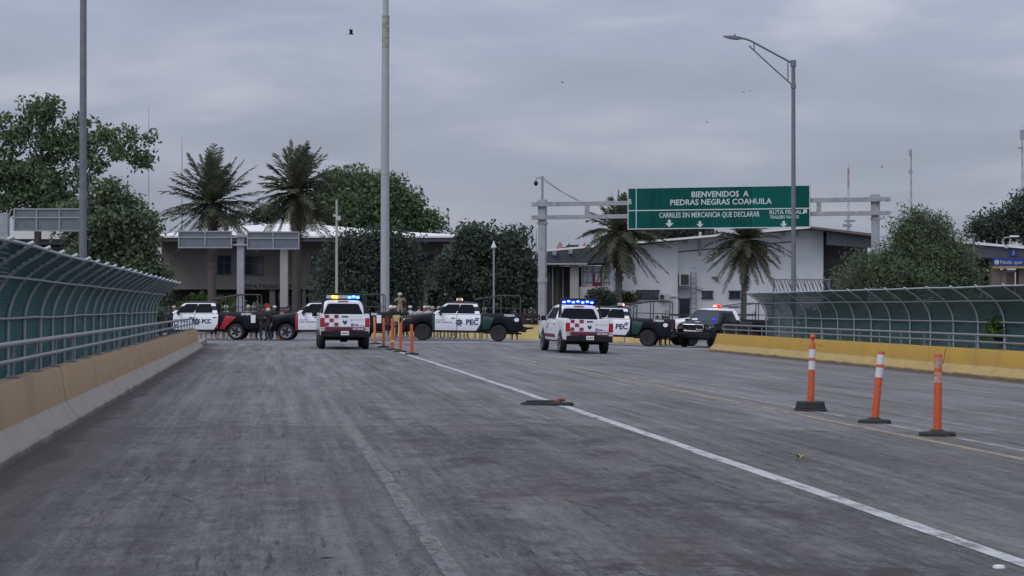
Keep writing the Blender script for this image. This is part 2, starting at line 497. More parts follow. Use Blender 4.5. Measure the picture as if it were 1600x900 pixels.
def road_material():
    m, nt, b, g = new_mat('worn_road_surface')
    tc = N(nt, 'ShaderNodeTexCoord').outputs['Object']
    sp = N(nt, 'ShaderNodeSeparateXYZ'); nt.links.new(tc, sp.inputs[0])
    X, Y = sp.outputs['X'], sp.outputs['Y']
    big = g.noise(g.map(tc, (0.35, 0.10, 1)), 1.0, 6, 0.6)
    mid = g.noise(g.map(tc, (1.0, 0.55, 1)), 0.9, 8, 0.7, 0.4)
    fine = g.noise(g.map(tc, (9.0, 1.6, 1)), 1.3, 5, 0.75)
    grit = g.noise(g.map(tc, (30, 5, 1)), 1.5, 3, 0.8)
    tin = g.noise(g.map(tc, (0.45, 1.9, 1)), 1.0, 7, 0.78)          # transverse streaks
    lon = g.noise(g.map(tc, (4.5, 0.10, 1)), 1.0, 6, 0.72)         # lengthwise tyre streaks
    deck = g.step(Y, 29.25, 29.45)                                  # older slab before the joint
    base = g.mix(g.m('MULTIPLY', g.m('MULTIPLY_ADD', deck, 0.55, g.m('MULTIPLY', g.step(Y, 22, 62), 0.45)), g.step(big, 0.1, 0.42)), (0.094, 0.091, 0.088), (0.142, 0.140, 0.139))
    near = g.step(Y, 60, 20)
    v = g.m('ADD', g.m('MULTIPLY', g.m('SUBTRACT', big, 0.5), 0.9), g.m('MULTIPLY', g.m('SUBTRACT', mid, 0.5), 0.9))
    v = g.m('ADD', v, g.m('MULTIPLY', g.m('SUBTRACT', tin, 0.5), 0.7))
    v = g.m('ADD', v, g.m('MULTIPLY', g.m('SUBTRACT', lon, 0.5), 2.6))
    v = g.m('ADD', v, g.m('MULTIPLY', g.m('MULTIPLY', g.m('SUBTRACT', fine, 0.5), 2.0), near))
    v = g.m('ADD', v, g.m('MULTIPLY', g.m('SUBTRACT', grit, 0.5), 1.7))
    v = g.m('MAXIMUM', g.m('ADD', 1.0, v), 0.3)
    vm = N(nt, 'ShaderNodeVectorMath', operation='SCALE')
    nt.links.new(base, vm.inputs[0]); nt.links.new(v, vm.inputs['Scale'])
    col = vm.outputs['Vector']
    # wheel paths and the oily band between them
    def band(x0, w, amt):
        d = g.m('ABSOLUTE', g.m('SUBTRACT', X, x0))
        return g.m('MULTIPLY', g.step(d, w * 0.2, w, 1.0, 0.0), amt)
    tot = band(-0.75, 0.55, 0.30)
    for x0, w, a in ((-1.95, 0.55, 0.55), (0.55, 0.45, 0.22), (2.9, 1.0, 0.42), (4.2, 0.5, 0.22), (6.9, 0.9, 0.26), (11.6, 1.0, 0.30), (13.2, .6, .2), (15.4, 1.0, 0.30), (17.6, .8, .25)):
        tot = g.m('ADD', tot, band(x0, w, a))
    wob = g.noise(g.map(tc, (1.6, 0.10, 1), (3, 8, 0)), 1.0, 6, 0.7)
    tot = g.m('MULTIPLY', tot, g.step(wob, 0.36, 0.60))
    col = g.mix(tot, col, (0.050, 0.047, 0.045))
    # dark rubber patches in the near lanes
    pn = g.noise(g.map(tc, (0.8, 0.5, 1), (4.0, 1.0, 0)), 0.75, 8, 0.66, 0.6)
    ps = g.noise(g.map(tc, (2.0, 1.1, 1), (2.0, 1.0, 0)), 1.0, 8, 0.82)
    pm = g.m('MULTIPLY', g.step(pn, 0.40, 0.60), g.step(ps, 0.43, 0.55))
    lane = g.m('MAXIMUM', g.step(g.m('ABSOLUTE', g.m('SUBTRACT', X, 3.0)), 2.1, 1.0), g.m('MULTIPLY', g.step(g.m('ABSOLUTE', g.m('SUBTRACT', X, -0.5)), 1.3, 0.5), 0.55))
    lane = g.m('MAXIMUM', lane, 0.18)
    pm = g.m('MULTIPLY', g.m('MULTIPLY', pm, lane), g.step(Y, 42, 25, 0.2, 1.0))
    col = g.mix(g.m('MULTIPLY', pm, 1.0), col, (0.032, 0.028, 0.025))
    # rubber scuffs and spalls, slanting lengthwise
    gate = g.noise(g.map(tc, (0.7, 0.35, 1), (5, 2, 0)), 0.8, 3, 0.5)
    for loc, rot, lim, sc in (((0, 0, 0), 0.45, 0.645, 1.1), ((7.3, 2.1, 0), -0.35, 0.665, 1.5), ((3.3, 9.1, 0), 0.95, 0.66, 0.9)):
        sn = g.noise(g.map(tc, (9.5, 0.62, 1), loc, (0, 0, rot)), sc, 3, 0.5)
        sm = g.m('MULTIPLY', g.step(sn, lim, lim + 0.045), g.step(Y, 32, 27))
        sm = g.m('MULTIPLY', sm, g.step(grit, 0.30, 0.52))
        sm = g.m('MULTIPLY', sm, g.step(gate, 0.44, 0.54))
        sm = g.m('MULTIPLY', sm, g.step(g.m('ABSOLUTE', g.m('SUBTRACT', X, 0.6)), 4.2, 2.0))
        col = g.mix(g.m('MULTIPLY', sm, 0.85), col, (0.022, 0.020, 0.019))
    # olive brown dust near the barrier and between the lanes
    dn = g.noise(g.map(tc, (0.6, 0.3, 1), (1, 7, 0)), 0.9, 6, 0.65)
    col = g.mix(g.m('MULTIPLY', g.step(dn, 0.50, 0.70), 0.35), col, (0.105, 0.092, 0.072))
    # pale cement wash
    ln = g.noise(g.map(tc, (1.4, 0.25, 1), (9, 3, 0)), 0.6, 6, 0.6)
    col = g.mix(g.m('MULTIPLY', g.step(ln, 0.56, 0.72), 0.32), col, (0.21, 0.21, 0.215))
    # silt washed up against both barriers
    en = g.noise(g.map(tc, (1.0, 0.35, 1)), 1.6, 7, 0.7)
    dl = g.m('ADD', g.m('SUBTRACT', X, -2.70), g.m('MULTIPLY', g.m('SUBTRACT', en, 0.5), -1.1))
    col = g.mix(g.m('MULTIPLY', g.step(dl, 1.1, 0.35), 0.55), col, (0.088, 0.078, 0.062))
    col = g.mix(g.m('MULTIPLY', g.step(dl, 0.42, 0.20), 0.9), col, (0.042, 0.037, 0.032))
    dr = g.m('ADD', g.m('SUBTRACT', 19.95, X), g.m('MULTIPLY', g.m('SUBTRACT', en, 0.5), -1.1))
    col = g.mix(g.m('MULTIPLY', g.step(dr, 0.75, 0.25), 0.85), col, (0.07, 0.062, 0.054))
    nt.links.new(col, b.inputs['Base Color'])
    b.inputs['Roughness'].default_value = 0.82
    b.inputs['Specular IOR Level'].default_value = 0.35
    bp = N(nt, 'ShaderNodeBump'); bp.inputs['Strength'].default_value = 0.35; bp.inputs['Distance'].default_value = 0.01
    nt.links.new(g.m('ADD', fine, g.m('MULTIPLY', tin, 0.6)), bp.inputs['Height'])
    nt.links.new(bp.outputs['Normal'], b.inputs['Normal'])
    return m
M_['road'] = road_material()

def ground_material():
    m, nt, b, g = new_mat('rough_ground')
    tc = N(nt, 'ShaderNodeTexCoord').outputs['Object']
    n1 = g.noise(tc, 0.06, 6); n2 = g.noise(tc, 1.2, 5)
    c = g.mix(g.step(n1, 0.42, 0.6), (0.06, 0.075, 0.03), (0.15, 0.125, 0.09))
    c = g.mix(g.m('MULTIPLY', g.step(n2, 0.4, 0.7), 0.5), c, (0.05, 0.055, 0.03))
    nt.links.new(c, b.inputs['Base Color']); b.inputs['Roughness'].default_value = 0.95
    return m
M_['ground'] = ground_material()

def plaza_material():
    m, nt, b, g = new_mat('plaza_asphalt')
    tc = N(nt, 'ShaderNodeTexCoord').outputs['Object']
    n1 = g.noise(g.map(tc, (1, 0.25, 1)), 0.22, 6); n2 = g.noise(tc, 2.4, 6, 0.7); n3 = g.noise(tc, 40, 2)
    v = g.m('ADD', g.m('MULTIPLY', n1, 0.9), g.m('ADD', g.m('MULTIPLY', n2, 0.35), g.m('MULTIPLY', n3, 0.25)))
    c = g.mix(g.step(v, 0.45, 1.0), (0.10, 0.10, 0.104), (0.20, 0.20, 0.208))
    nt.links.new(c, b.inputs['Base Color']); b.inputs['Roughness'].default_value = 0.85
    return m
M_['plaza'] = plaza_material()

def line_material(name, col, wear, scale=3.0, op=1.0):
    m, nt, b, g = new_mat(name)
    tc = N(nt, 'ShaderNodeTexCoord').outputs['Object']
    n1 = g.noise(g.map(tc, (1, 0.3, 1)), scale, 8, 0.75); n2 = g.noise(tc, 9, 4)
    c = g.mix(g.step(n2, 0.35, 0.75), col, tuple(x * 0.72 for x in col))
    nt.links.new(c, b.inputs['Base Color']); b.inputs['Roughness'].default_value = 0.8
    al = g.step(n1, wear + 0.10, wear - 0.16)
    nt.links.new(g.m('MULTIPLY', al, op), b.inputs['Alpha'])
    return m
M_['line_white'] = line_material('road_paint_white', (0.47, 0.475, 0.475), 0.63, 7.0, 0.95)
M_['line_faint'] = line_material('road_paint_worn', (0.30, 0.30, 0.31), 0.56, 11.0, 0.5)
M_['line_yellow'] = line_material('road_paint_yellow', (0.42, 0.34, 0.19), 0.60, 5.0, 0.68)
M_['line_pale'] = line_material('road_paint_pale', (0.42, 0.40, 0.34), 0.56, 5.0, 0.7)

def barrier_material(name, paint, paint_low, conc, low_paint, zsplit=0.33):
    m, nt, b, g = new_mat(name)
    tc = N(nt, 'ShaderNodeTexCoord').outputs['Object']
    sp = N(nt, 'ShaderNodeSeparateXYZ'); nt.links.new(tc, sp.inputs[0])
    n1 = g.noise(g.map(tc, (1, 0.5, 1.5)), 1.4, 7, 0.65); n2 = g.noise(tc, 0.3, 4); n3 = g.noise(tc, 14, 4)
    z = g.m('ADD', sp.outputs['Z'], g.m('MULTIPLY', g.m('SUBTRACT', n1, 0.5), 0.09))
    up = g.mix(g.step(n2, 0.35, 0.65), paint, paint_low)
    lo = g.mix(g.step(n1, 0.35, 0.7), conc, low_paint)
    c = g.mix(g.step(z, zsplit - 0.035, zsplit + 0.035), lo, up)
    st = g.noise(g.map(tc, (1, 0.9, 0.3)), 1.0, 8, 0.72)           # run-off streaks
    c = g.mix(g.m('MULTIPLY', g.step(st, 0.48, 0.76), 0.38), c, (0.10, 0.085, 0.065))
    ch = g.noise(g.map(tc, (1, 0.8, 1.6)), 3.2, 8, 0.75)
    c = g.mix(g.step(ch, 0.625, 0.66), c, (0.24, 0.225, 0.205))
    c = g.mix(g.m('MULTIPLY', g.step(n1, 0.60, 0.78), 0.35), c, (0.30, 0.28, 0.25))
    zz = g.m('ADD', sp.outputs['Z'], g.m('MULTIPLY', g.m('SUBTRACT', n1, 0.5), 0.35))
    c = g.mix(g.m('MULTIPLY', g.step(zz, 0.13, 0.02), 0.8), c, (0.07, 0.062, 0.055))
    c = g.mix(g.m('MULTIPLY', g.step(n3, 0.5, 0.8), 0.15), c, (0.12, 0.11, 0.10))
    nt.links.new(c, b.inputs['Base Color']); b.inputs['Roughness'].default_value = 0.88
    bp = N(nt, 'ShaderNodeBump'); bp.inputs['Strength'].default_value = 0.4; bp.inputs['Distance'].default_value = 0.02
    nt.links.new(n1, bp.inputs['Height']); nt.links.new(bp.outputs['Normal'], b.inputs['Normal'])
    return m
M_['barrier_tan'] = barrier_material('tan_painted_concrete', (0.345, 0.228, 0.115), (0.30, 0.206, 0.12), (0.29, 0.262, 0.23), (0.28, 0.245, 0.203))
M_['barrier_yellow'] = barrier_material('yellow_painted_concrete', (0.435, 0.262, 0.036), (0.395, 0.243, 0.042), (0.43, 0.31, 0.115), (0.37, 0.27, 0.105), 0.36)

def mesh_material(name, col, fill, k=62.0):
    m, nt, b, g = new_mat(name)
    tc = N(nt, 'ShaderNodeTexCoord').outputs['Object']
    sp = N(nt, 'ShaderNodeSeparateXYZ'); nt.links.new(tc, sp.inputs[0])
    Y, Z = sp.outputs['Y'], sp.outputs['Z']
    a = g.m('ABSOLUTE', g.m('SINE', g.m('MULTIPLY', g.m('ADD', Y, Z), k)))
    c = g.m('ABSOLUTE', g.m('SINE', g.m('MULTIPLY', g.m('SUBTRACT', Y, Z), k)))
    wire = g.m('MAXIMUM', g.step(a, 0.45, 0.15), g.step(c, 0.45, 0.15))
    slat = g.m('ABSOLUTE', g.m('SINE', g.m('MULTIPLY', Z, 52.0)))
    n1 = g.noise(g.map(tc, (1, 0.5, 2)), 1.1, 5)
    f = g.m('ADD', g.m('MULTIPLY', wire, 0.35), g.m('MULTIPLY', g.step(slat, 0.2, 0.7), 0.3))
    f = g.m('ADD', f, g.m('MULTIPLY', g.step(n1, 0.3, 0.7), 0.15))
    f = g.m('ADD', f, fill, None, True)
    cc = g.mix(g.step(n1, 0.3, 0.7), tuple(x * 0.75 for x in col), col)
    cc = g.mix(g.m('MULTIPLY', wire, 0.35), cc, tuple(x * 1.8 for x in col))
    nt.links.new(cc, b.inputs['Base Color']); b.inputs['Roughness'].default_value = 0.6
    nt.links.new(f, b.inputs['Alpha'])
    return m
M_['mesh_teal'] = mesh_material('teal_fence_mesh', (0.008, 0.108, 0.113), 0.64)
M_['mesh_green'] = mesh_material('green_fence_mesh', (0.020, 0.066, 0.066), 0.54)

def sign_panels():
    """the sheeting panels of the big sign differ a little in fading"""
    nt = M_['sign_green'].node_tree; g = G_(nt); b = nt.nodes['Principled BSDF']
    old = b.inputs['Base Color'].links[0].from_socket
    tc = N(nt, 'ShaderNodeTexCoord').outputs['Object']
    sp = N(nt, 'ShaderNodeSeparateXYZ'); nt.links.new(tc, sp.inputs[0])
    u = g.m('DIVIDE', g.m('ADD', sp.outputs['X'], 0.4), 1.22)
    wn_ = N(nt, 'ShaderNodeTexWhiteNoise', noise_dimensions='1D'); nt.links.new(g.m('FLOOR', u), wn_.inputs['W'])
    fr = g.m('FRACT', u)
    seam = g.m('GREATER_THAN', g.m('ABSOLUTE', g.m('SUBTRACT', fr, 0.5)), 0.488)
    st = g.noise(g.map(tc, (3.0, 1, 0.25)), 1.2, 6, 0.7)
    k = g.m('ADD', 0.82, g.m('MULTIPLY', wn_.outputs['Value'], 0.34))
    k = g.m('MULTIPLY', k, g.m('SUBTRACT', 1.0, g.m('MULTIPLY', seam, 0.45)))
    k = g.m('MULTIPLY', k, g.step(st, 0.2, 0.75, 1.12, 0.82))
    vm = N(nt, 'ShaderNodeVectorMath', operation='SCALE'); nt.links.new(old, vm.inputs[0]); nt.links.new(k, vm.inputs['Scale'])
    nt.links.new(vm.outputs['Vector'], b.inputs['Base Color'])
sign_panels()

# ------------------------------------------------------------------ ground, road, markings
def grid(name, xs, ys, zf, m, kind='structure'):
    b = MB()
    v = [(x, y, zf(x, y)) for y in ys for x in xs]
    nx = len(xs)
    f = [(j * nx + i, j * nx + i + 1, (j + 1) * nx + i + 1, (j + 1) * nx + i) for j in range(len(ys) - 1) for i in range(nx - 1)]
    b.add(v, f)
    o = b.build(name, m, recalc=False)
    return tag(o, kind=kind)
def ground_z(x, y):
    base = fall(x, y) - 0.03
    if y < 97:
        return -2.6
    return base
grid('ground', [-3000, -600, -150, -60, -30, -5.4, -3, 0, 3, 6, 9.5, 13, 16, 19, 23, 27, 60, 150, 600, 3000],
     [-600, -30, 30, 80, 96.9, 97.1, 98.2, 99.2, 130, 170, 250, 600, 3000], ground_z, M_['ground'])
XS = [-2.9, 0, 3, 5, 7, 9, 11, 13, 15, 17, 19, 20.3]
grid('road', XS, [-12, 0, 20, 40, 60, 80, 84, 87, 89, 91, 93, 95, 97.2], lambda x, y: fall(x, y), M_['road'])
grid('plaza', [-60, -30, -3, 0, 3, 6, 9.5, 13, 16, 19, 23, 27, 60, 90], [97.2, 98.2, 99.2, 110, 125, 140, 147], lambda x, y: fall(x, y) - 0.004, M_['plaza'])
b = MB(); b.box((8.7, 42, -1.2), (17, 108, 0.6)); tag(b.build('bridge_deck', M_['path']), kind='structure')
b = MB()
b.box((-3.95, 42.6, -0.1), (2.0, 109, 0.6)); tag(b.build('sidewalk', M_['path']), kind='structure')
b = MB()
b.box((21.65, 42.6, -0.5), (2.5, 109, 0.6)); tag(b.build('sidewalk', M_['path']), kind='structure')

def strip(name, pts, w, m, dz=0.005, ymin_step=1.5, wob=0.02, seed=1):
    """a painted line through road points pts (x, y)"""
    rnd = random.Random(seed)
    b = MB(); v = []; f = []
    P = []
    for (x0, y0), (x1, y1) in zip(pts[:-1], pts[1:]):
        n = max(1, int(abs(y1 - y0) / ymin_step))
        for i in range(n):
            t = i / n; P.append((x0 + (x1 - x0) * t, y0 + (y1 - y0) * t))
    P.append(pts[-1])
    for x, y in P:
        o = rnd.uniform(-wob, wob); ww = w * rnd.uniform(0.9, 1.1)
        for s in (-1, 1):
            xx = x + o + s * ww / 2
            v.append((xx, y, fall(xx, y) + dz))
    for i in range(len(P) - 1): f.append((2 * i, 2 * i + 1, 2 * i + 3, 2 * i + 2))
    b.add(v, f)
    return tag(b.build(name, m, recalc=False), kind='structure')
strip('white_line', [(4.93, -8), (4.93, 13), (4.97, 30), (4.90, 60), (4.75, 84)], 0.17, M_['line_white'], seed=2)
strip('worn_lane_line', [(1.12, 3), (1.10, 16), (1.05, 33.5)], 0.135, M_['line_faint'], seed=3)
for i, y in enumerate((39, 47, 55, 63)):
    strip('worn_lane_line', [(1.02, y), (1.02, y + 2.2)], 0.11, M_['line_faint'], seed=4 + i)
strip('yellow_line', [(8.72, -8), (8.70, 20), (8.6, 40), (8.35, 75)], 0.15, M_['line_yellow'], seed=9)
strip('pale_line', [(9.35, -8), (9.3, 20), (9.2, 45), (8.95, 70)], 0.14, M_['line_pale'], seed=10)
strip('white_line', [(10.9, 69), (10.85, 77)], 0.12, M_['line_pale'], seed=11)
# worn turning lines on the plaza, seen before the parked trucks
for (p, q, w) in (((680, 534), (740, 546), 0.18), ((760, 533), (800, 538), 0.2), ((905, 575), (790, 559), 0.12)):
    a, c = on_road(*p), on_road(*q)
    d = (c - a).normalized(); s = Vector((-d.y, d.x, 0)) * w / 2
    bb = MB(); bb.add([Vector((t.x, t.y, fall(t.x, t.y) + 0.006)) for t in (a - s, a + s, c + s, c - s)], [(0, 1, 2, 3)])
    tag(bb.build('worn_turning_line', M_['line_pale'], recalc=False), kind='structure')
# expansion joints across the deck
bb = MB()
for y, x1 in ((29.35, 4.6), (59.5, 20.2), (88.5, 20.2)):
    v = []; xs = [-2.68 + (x1 + 2.68) * i / 24 for i in range(25)]
    for x in xs:
        j = random.Random(int(x * 50)).uniform(-0.012, 0.012)
        v += [(x, y + j - 0.016, fall(x, y) + 0.004), (x, y + j + 0.016, fall(x, y) + 0.004)]
    bb.add(v, [(2 * i, 2 * i + 2, 2 * i + 3, 2 * i + 1) for i in range(24)])
tag(bb.build('expansion_joints', mat('joint_filler', (0.045, 0.043, 0.042), 0.9, 0.35, 3)), kind='structure')

crack_m = mat('crack_dark', (0.030, 0.028, 0.027), 0.9, 0.3, 6)  # dark colour of the thin crack strips
def crack(pts, w, seed):
    rr = random.Random(seed); bb = MB(); v = []
    P = [on_road(*q) for q in pts]; Q = []
    for a, c in zip(P[:-1], P[1:]):
        for i in range(10):
            u = a.lerp(c, i / 10); Q.append(Vector((u.x + rr.uniform(-.008, .008), u.y + rr.uniform(-.03, .03), 0)))
    Q.append(P[-1])
    for i, q in enumerate(Q):
        d = (Q[min(i + 1, len(Q) - 1)] - Q[max(i - 1, 0)]); d.z = 0; d.normalize(); n_ = Vector((-d.y, d.x, 0)) * w * rr.uniform(.25, 1.0)
        for sgn_ in (-1, 1): p_ = q + n_ * sgn_; v.append((p_.x, p_.y, fall(p_.x) + .003))
    bb.add(v, [(2 * i, 2 * i + 1, 2 * i + 3, 2 * i + 2) for i in range(len(Q) - 1)])
    tag(bb.build('road_crack', crack_m, recalc=False), kind='structure')
for k, (pts, w) in enumerate(((((1038, 728), (1095, 747)), .012), (((1116, 752), (1152, 764)), .012), (((925, 707), (1040, 728)), .005), (((270, 772), (300, 784)), .014),
                              (((130, 668), (174, 665)), .04), (((1385, 609), (1600, 611)), .02), (((505, 872), (520, 871)), .03), (((880, 780), (935, 795)), .010))):
    crack(pts, w, k)

# ------------------------------------------------------------------ barriers, rails, fences
def barrier(side, y0, y1, label, m, group, slant=0.0, x_off=0.0):
    """side = +1: faces +x (left of the road), toe at x = -2.7;  -1: faces -x, toe at x = 20"""
    X0 = -2.70 if side > 0 else 20.0
    zb = fall(X0)
    prof = [(0, 0), (0, 0.09), (-0.17, 0.33), (-0.245, 0.78), (-0.265, 0.81), (-0.44, 0.81), (-0.46, 0.78), (-0.50, 0.33), (-0.60, 0.08), (-0.60, -0.3), (0, -0.3)]
    b = MB()
    rings = []
    rnd = random.Random(int(y0 * 7) + side)
    n = max(2, int((y1 - y0) / 1.2))
    for i in range(n + 1):
        y = y0 + (y1 - y0) * i / n
        w = rnd.uniform(-0.002, 0.002)
        rings.append([(side * px, y - y0 + (slant * (0.81 - max(pz, 0)) if i == n else 0), pz) for px, pz in prof])
    b.loft(rings)
    o = b.build('concrete_barrier', m, smooth=25)
    o.location = (X0, y0, zb)
    return tag(o, label, 'barrier', group)
GL = 'tan concrete barriers along the walkway with teal mesh'
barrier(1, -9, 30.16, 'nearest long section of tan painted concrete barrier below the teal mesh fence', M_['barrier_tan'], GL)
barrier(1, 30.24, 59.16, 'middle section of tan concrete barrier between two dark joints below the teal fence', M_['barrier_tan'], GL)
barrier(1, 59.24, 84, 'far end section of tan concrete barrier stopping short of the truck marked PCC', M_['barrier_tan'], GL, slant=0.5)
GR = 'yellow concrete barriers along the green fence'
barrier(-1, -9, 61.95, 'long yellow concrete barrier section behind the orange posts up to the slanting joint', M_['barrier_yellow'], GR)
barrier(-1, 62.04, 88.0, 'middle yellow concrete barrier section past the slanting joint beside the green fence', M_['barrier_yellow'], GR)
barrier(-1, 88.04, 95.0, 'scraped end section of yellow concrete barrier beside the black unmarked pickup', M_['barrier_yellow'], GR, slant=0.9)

def handrail(x, y0, y1, z0, label, n_posts, phase=0.0):
    t = thing('handrail', label, 'handrail', (x, y0, z0))
    L = y1 - y0
    top = [(0, 0, 0.40), (0, L - 0.6, 0.40), (0, L - 0.15, 0.40), (0, L, 0.34), (0, L, 0.22), (0, L - 0.15, 0.2)]
    MB().tube(top, 0.036, 10).build('top_rail', M_['rail'], t, smooth=50)
    MB().tube([(0, 0, 0.2), (0, L - 0.15, 0.2)], 0.03, 10).build('lower_rail', M_['rail'], t, smooth=50)
    b = MB(); b.box((0, 0, 0.19), (0.035, 0.075, 0.36)); b.box((0.0, 0, 0.012), (0.16, 0.2, 0.024))
    proto = b.build('post', M_['rail'], t, bevel=0.004)
    for i in range(n_posts):
        p = proto if i == 0 else proto.copy()
        if i: COL.objects.link(p); p.parent = t
        p.location = (0, phase + i * 2.46, 0)
    return t
handrail(-3.05, 3.0, 83.6, 0.812, 'two bar aluminium handrail on top of the tan concrete barrier', 33, 0.4)
handrail(20.35, 10.0, 94.3, fall(20) + 0.812, 'two bar aluminium handrail on top of the yellow concrete barrier', 35, 0.3)

def fence(x, y0, y1, z0, side, label, m, phase, hv=1.42, over=0.95, rise=0.85, skip=()):
    """mesh fence whose top curves over the walkway; side = direction of the overhang in x"""
    t = thing('mesh_fence', label, 'fence', (x, y0, z0))
    L = y1 - y0
    prof = [(0, 0.0), (0, hv)]
    for i in range(1, 9):
        a = i / 8
        # straight-ish quarter bend
        ang = a * math.radians(58)
        R = 1.15
        prof.append((side * R * (1 - math.cos(ang)), hv + R * math.sin(ang)))
    lx, lz = prof[-1]
    d = Vector((side * math.sin(math.radians(58)), math.cos(math.radians(58))))
    ext = 0.42
    prof.append((lx + d.x * ext, lz + d.y * ext))
    tip = prof[-1]
    pm = MB().tube([(px, 0, pz) for px, pz in prof] , 0.032, 8)
    pm.tube([(tip[0] - d.x * 0.03, 0, tip[1] + 0.015), (tip[0] + d.x * 0.07, 0, tip[1] + d.y * 0.07 + 0.015)], 0.033, 8)
    proto = pm.build('post', M_['fence_post'], t, smooth=50)
    n = int((L - phase) / 2.43) + 1
    rnd = random.Random(5)
    for i in range(n):
        p = proto if i == 0 else proto.copy()
        if i: COL.objects.link(p); p.parent = t
        p.location = (rnd.uniform(-0.015, 0.015), phase + i * 2.43 + rnd.uniform(-0.05, 0.05), 0)
    last = phase + (n - 1) * 2.43
    def rail(px, pz, r):
        MB().tube([(px, 0, pz)] + [(px + rnd.uniform(-.008, .008), y, pz + rnd.uniform(-.012, .012)) for y in np.arange(2.4, last - 0.1, 2.43)] + [(px, last + 0.08, pz)], r, 8).build('rail', M_['fence_post'], t, smooth=50)
    i1 = 7
    rail(tip[0], tip[1] - 0.0, 0.026)
    rail(prof[i1][0] + side * 0.05, prof[i1][1] - 0.03, 0.022)
    rail(side * 0.055, hv + 0.10, 0.022)
    rail(side * 0.05, 0.12, 0.02)
    mm = MB()
    v = []
    for y in (0, last + 0.05):
        for px, pz in prof: v.append((px - side * 0.045, y, pz + 0.02 if pz > hv else pz))
    k = len(prof)
    mm.add(v, [(i, i + 1, k + i + 1, k + i) for i in range(k - 1)])
    mm.build('mesh_screen', m, t, smooth=60, recalc=False)
    return t
fence(-4.47, 4.0, 84.2, 0.2, 1, 'teal mesh fence with curved grey posts bending over the walkway above the tan barrier', M_['mesh_teal'], 1.2, hv=1.16)
fence(22.55, 12.0, 97.3, -0.2, -1, 'green mesh fence with curved grey posts bending over the walkway above the yellow barrier', M_['mesh_green'], 0.3, hv=1.28)

# ------------------------------------------------------------------ writing and small marks
def text(s, size, m, parent, origin, right, up, align='CENTER', offset=0.0, ext=0.003, width=None, name='lettering', shear=0.0, space=1.0):
    cu = bpy.data.curves.new('t', 'FONT')
    cu.body = s; cu.size = size; cu.align_x = align; cu.align_y = 'CENTER'
    cu.extrude = ext; cu.offset = offset; cu.resolution_u = 2; cu.shear = shear; cu.space_character = space
    tmp = bpy.data.objects.new('t', cu); COL.objects.link(tmp)
    dg = bpy.context.evaluated_depsgraph_get(); dg.update()
    me = bpy.data.meshes.new_from_object(tmp.evaluated_get(dg))
    bpy.data.objects.remove(tmp); bpy.data.curves.remove(cu)
    me.name = name
    me.materials.clear(); me.materials.append(m)
    right, up = Vector(right).normalized(), Vector(up).normalized()
    nrm = right.cross(up)
    sx = 1.0
    xs = [v.co.x for v in me.vertices]
    if width: sx = width / (max(xs) - min(xs))
    for v in me.vertices:
        c = v.co.copy(); v.co = Vector(origin) + right * (c.x * sx) + up * c.y + nrm * c.z
    o = bpy.data.objects.new(name, me); COL.objects.link(o)
    if parent is not None: o.parent = parent
    return o

# ------------------------------------------------------------------ pickups
AX_F, AX_R, R_W = 2.0, -1.75, 0.41
def arch(x, base):
    z = base
    for a in (AX_F, AX_R):
        d = abs(x - a)
        if d < 0.52: z = max(z, 0.38 + math.sqrt(0.52 ** 2 - d * d))
    return z
FR = [(0.80, 0.0), (0.94, 0.06), (0.985, 0.30), (1.0, 0.55), (0.99, 0.75), (0.955, 0.93), (0.87, 1.0)]
def section(x, zb, zt, w, crown=0.03):
    h = [(yf * w, zb + (zt - zb) * t) for yf, t in FR]
    ring = [(0, zb)] + h + [(0.45 * w, zt + crown * 0.8), (0, zt + crown)]
    left = [(-y, z) for y, z in ring[1:-1]][::-1]
    return [(x, y, z) for y, z in ring + left]
def side_y(z, zb, zt, w):
    t = (z - zb) / (zt - zb)
    for (y0, t0), (y1, t1) in zip(FR[:-1], FR[1:]):
        if t0 <= t <= t1: return w * (y0 + (y1 - y0) * (t - t0) / (t1 - t0))
    return w * FR[-1][0]
def patch(mb, rows, thick=0.012, side=1, mi=0):
    """a thin curved panel: rows of (x, z, y) outer points"""
    nr, nc = len(rows), len(rows[0])
    out = [(x, side * y, z) for r in rows for x, z, y in r]
    inn = [(x, side * (y - thick), z) for r in rows for x, z, y in r]
    n = nr * nc
    f = []
    for i in range(nr - 1):
        for j in range(nc - 1):
            a, b_, c, d = i * nc + j, i * nc + j + 1, (i + 1) * nc + j + 1, (i + 1) * nc + j
            f += [(a, b_, c, d), (n + d, n + c, n + b_, n + a)]
    per = [j for j in range(nc)] + [i * nc + nc - 1 for i in range(1, nr)] + [(nr - 1) * nc + j for j in range(nc - 2, -1, -1)] + [i * nc for i in range(nr - 2, 0, -1)]
    for a, b_ in zip(per, per[1:] + per[:1]): f.append((b_, a, a + n, b_ + n))
    mb.add(out + inn, f, mi)

def make_wheel():
    tp = []
    for r, y in ((0.26, -0.12), (0.33, -0.135), (0.385, -0.125), (0.405, -0.10), (0.41, -0.05), (0.41, 0.05), (0.405, 0.10), (0.385, 0.125), (0.33, 0.135), (0.26, 0.12)):
        tp.append((r, y))
    M = Matrix.Rotation(-PI / 2, 4, 'X')       # lathe axis z -> y
    t = MB().lathe(tp, 28, M)
    r = MB().lathe([(0.0, 0.02), (0.265, 0.02), (0.27, 0.125), (0.25, 0.118), (0.235, 0.06)], 28, M)
    r.lathe([(0.075, 0.02), (0.07, 0.11), (0.0, 0.115)], 12, M)
    for k in range(5):
        a = 2 * PI * k / 5
        for da in (-0.2, 0.2):
            p0 = M @ Vector((0.06 * math.cos(a + da * .5), 0.06 * math.sin(a + da * .5), 0.09))
            p1 = M @ Vector((0.245 * math.cos(a + da), 0.245 * math.sin(a + da), 0.105))
            r.tube([p0, p1], 0.026, 6)
    return t, r
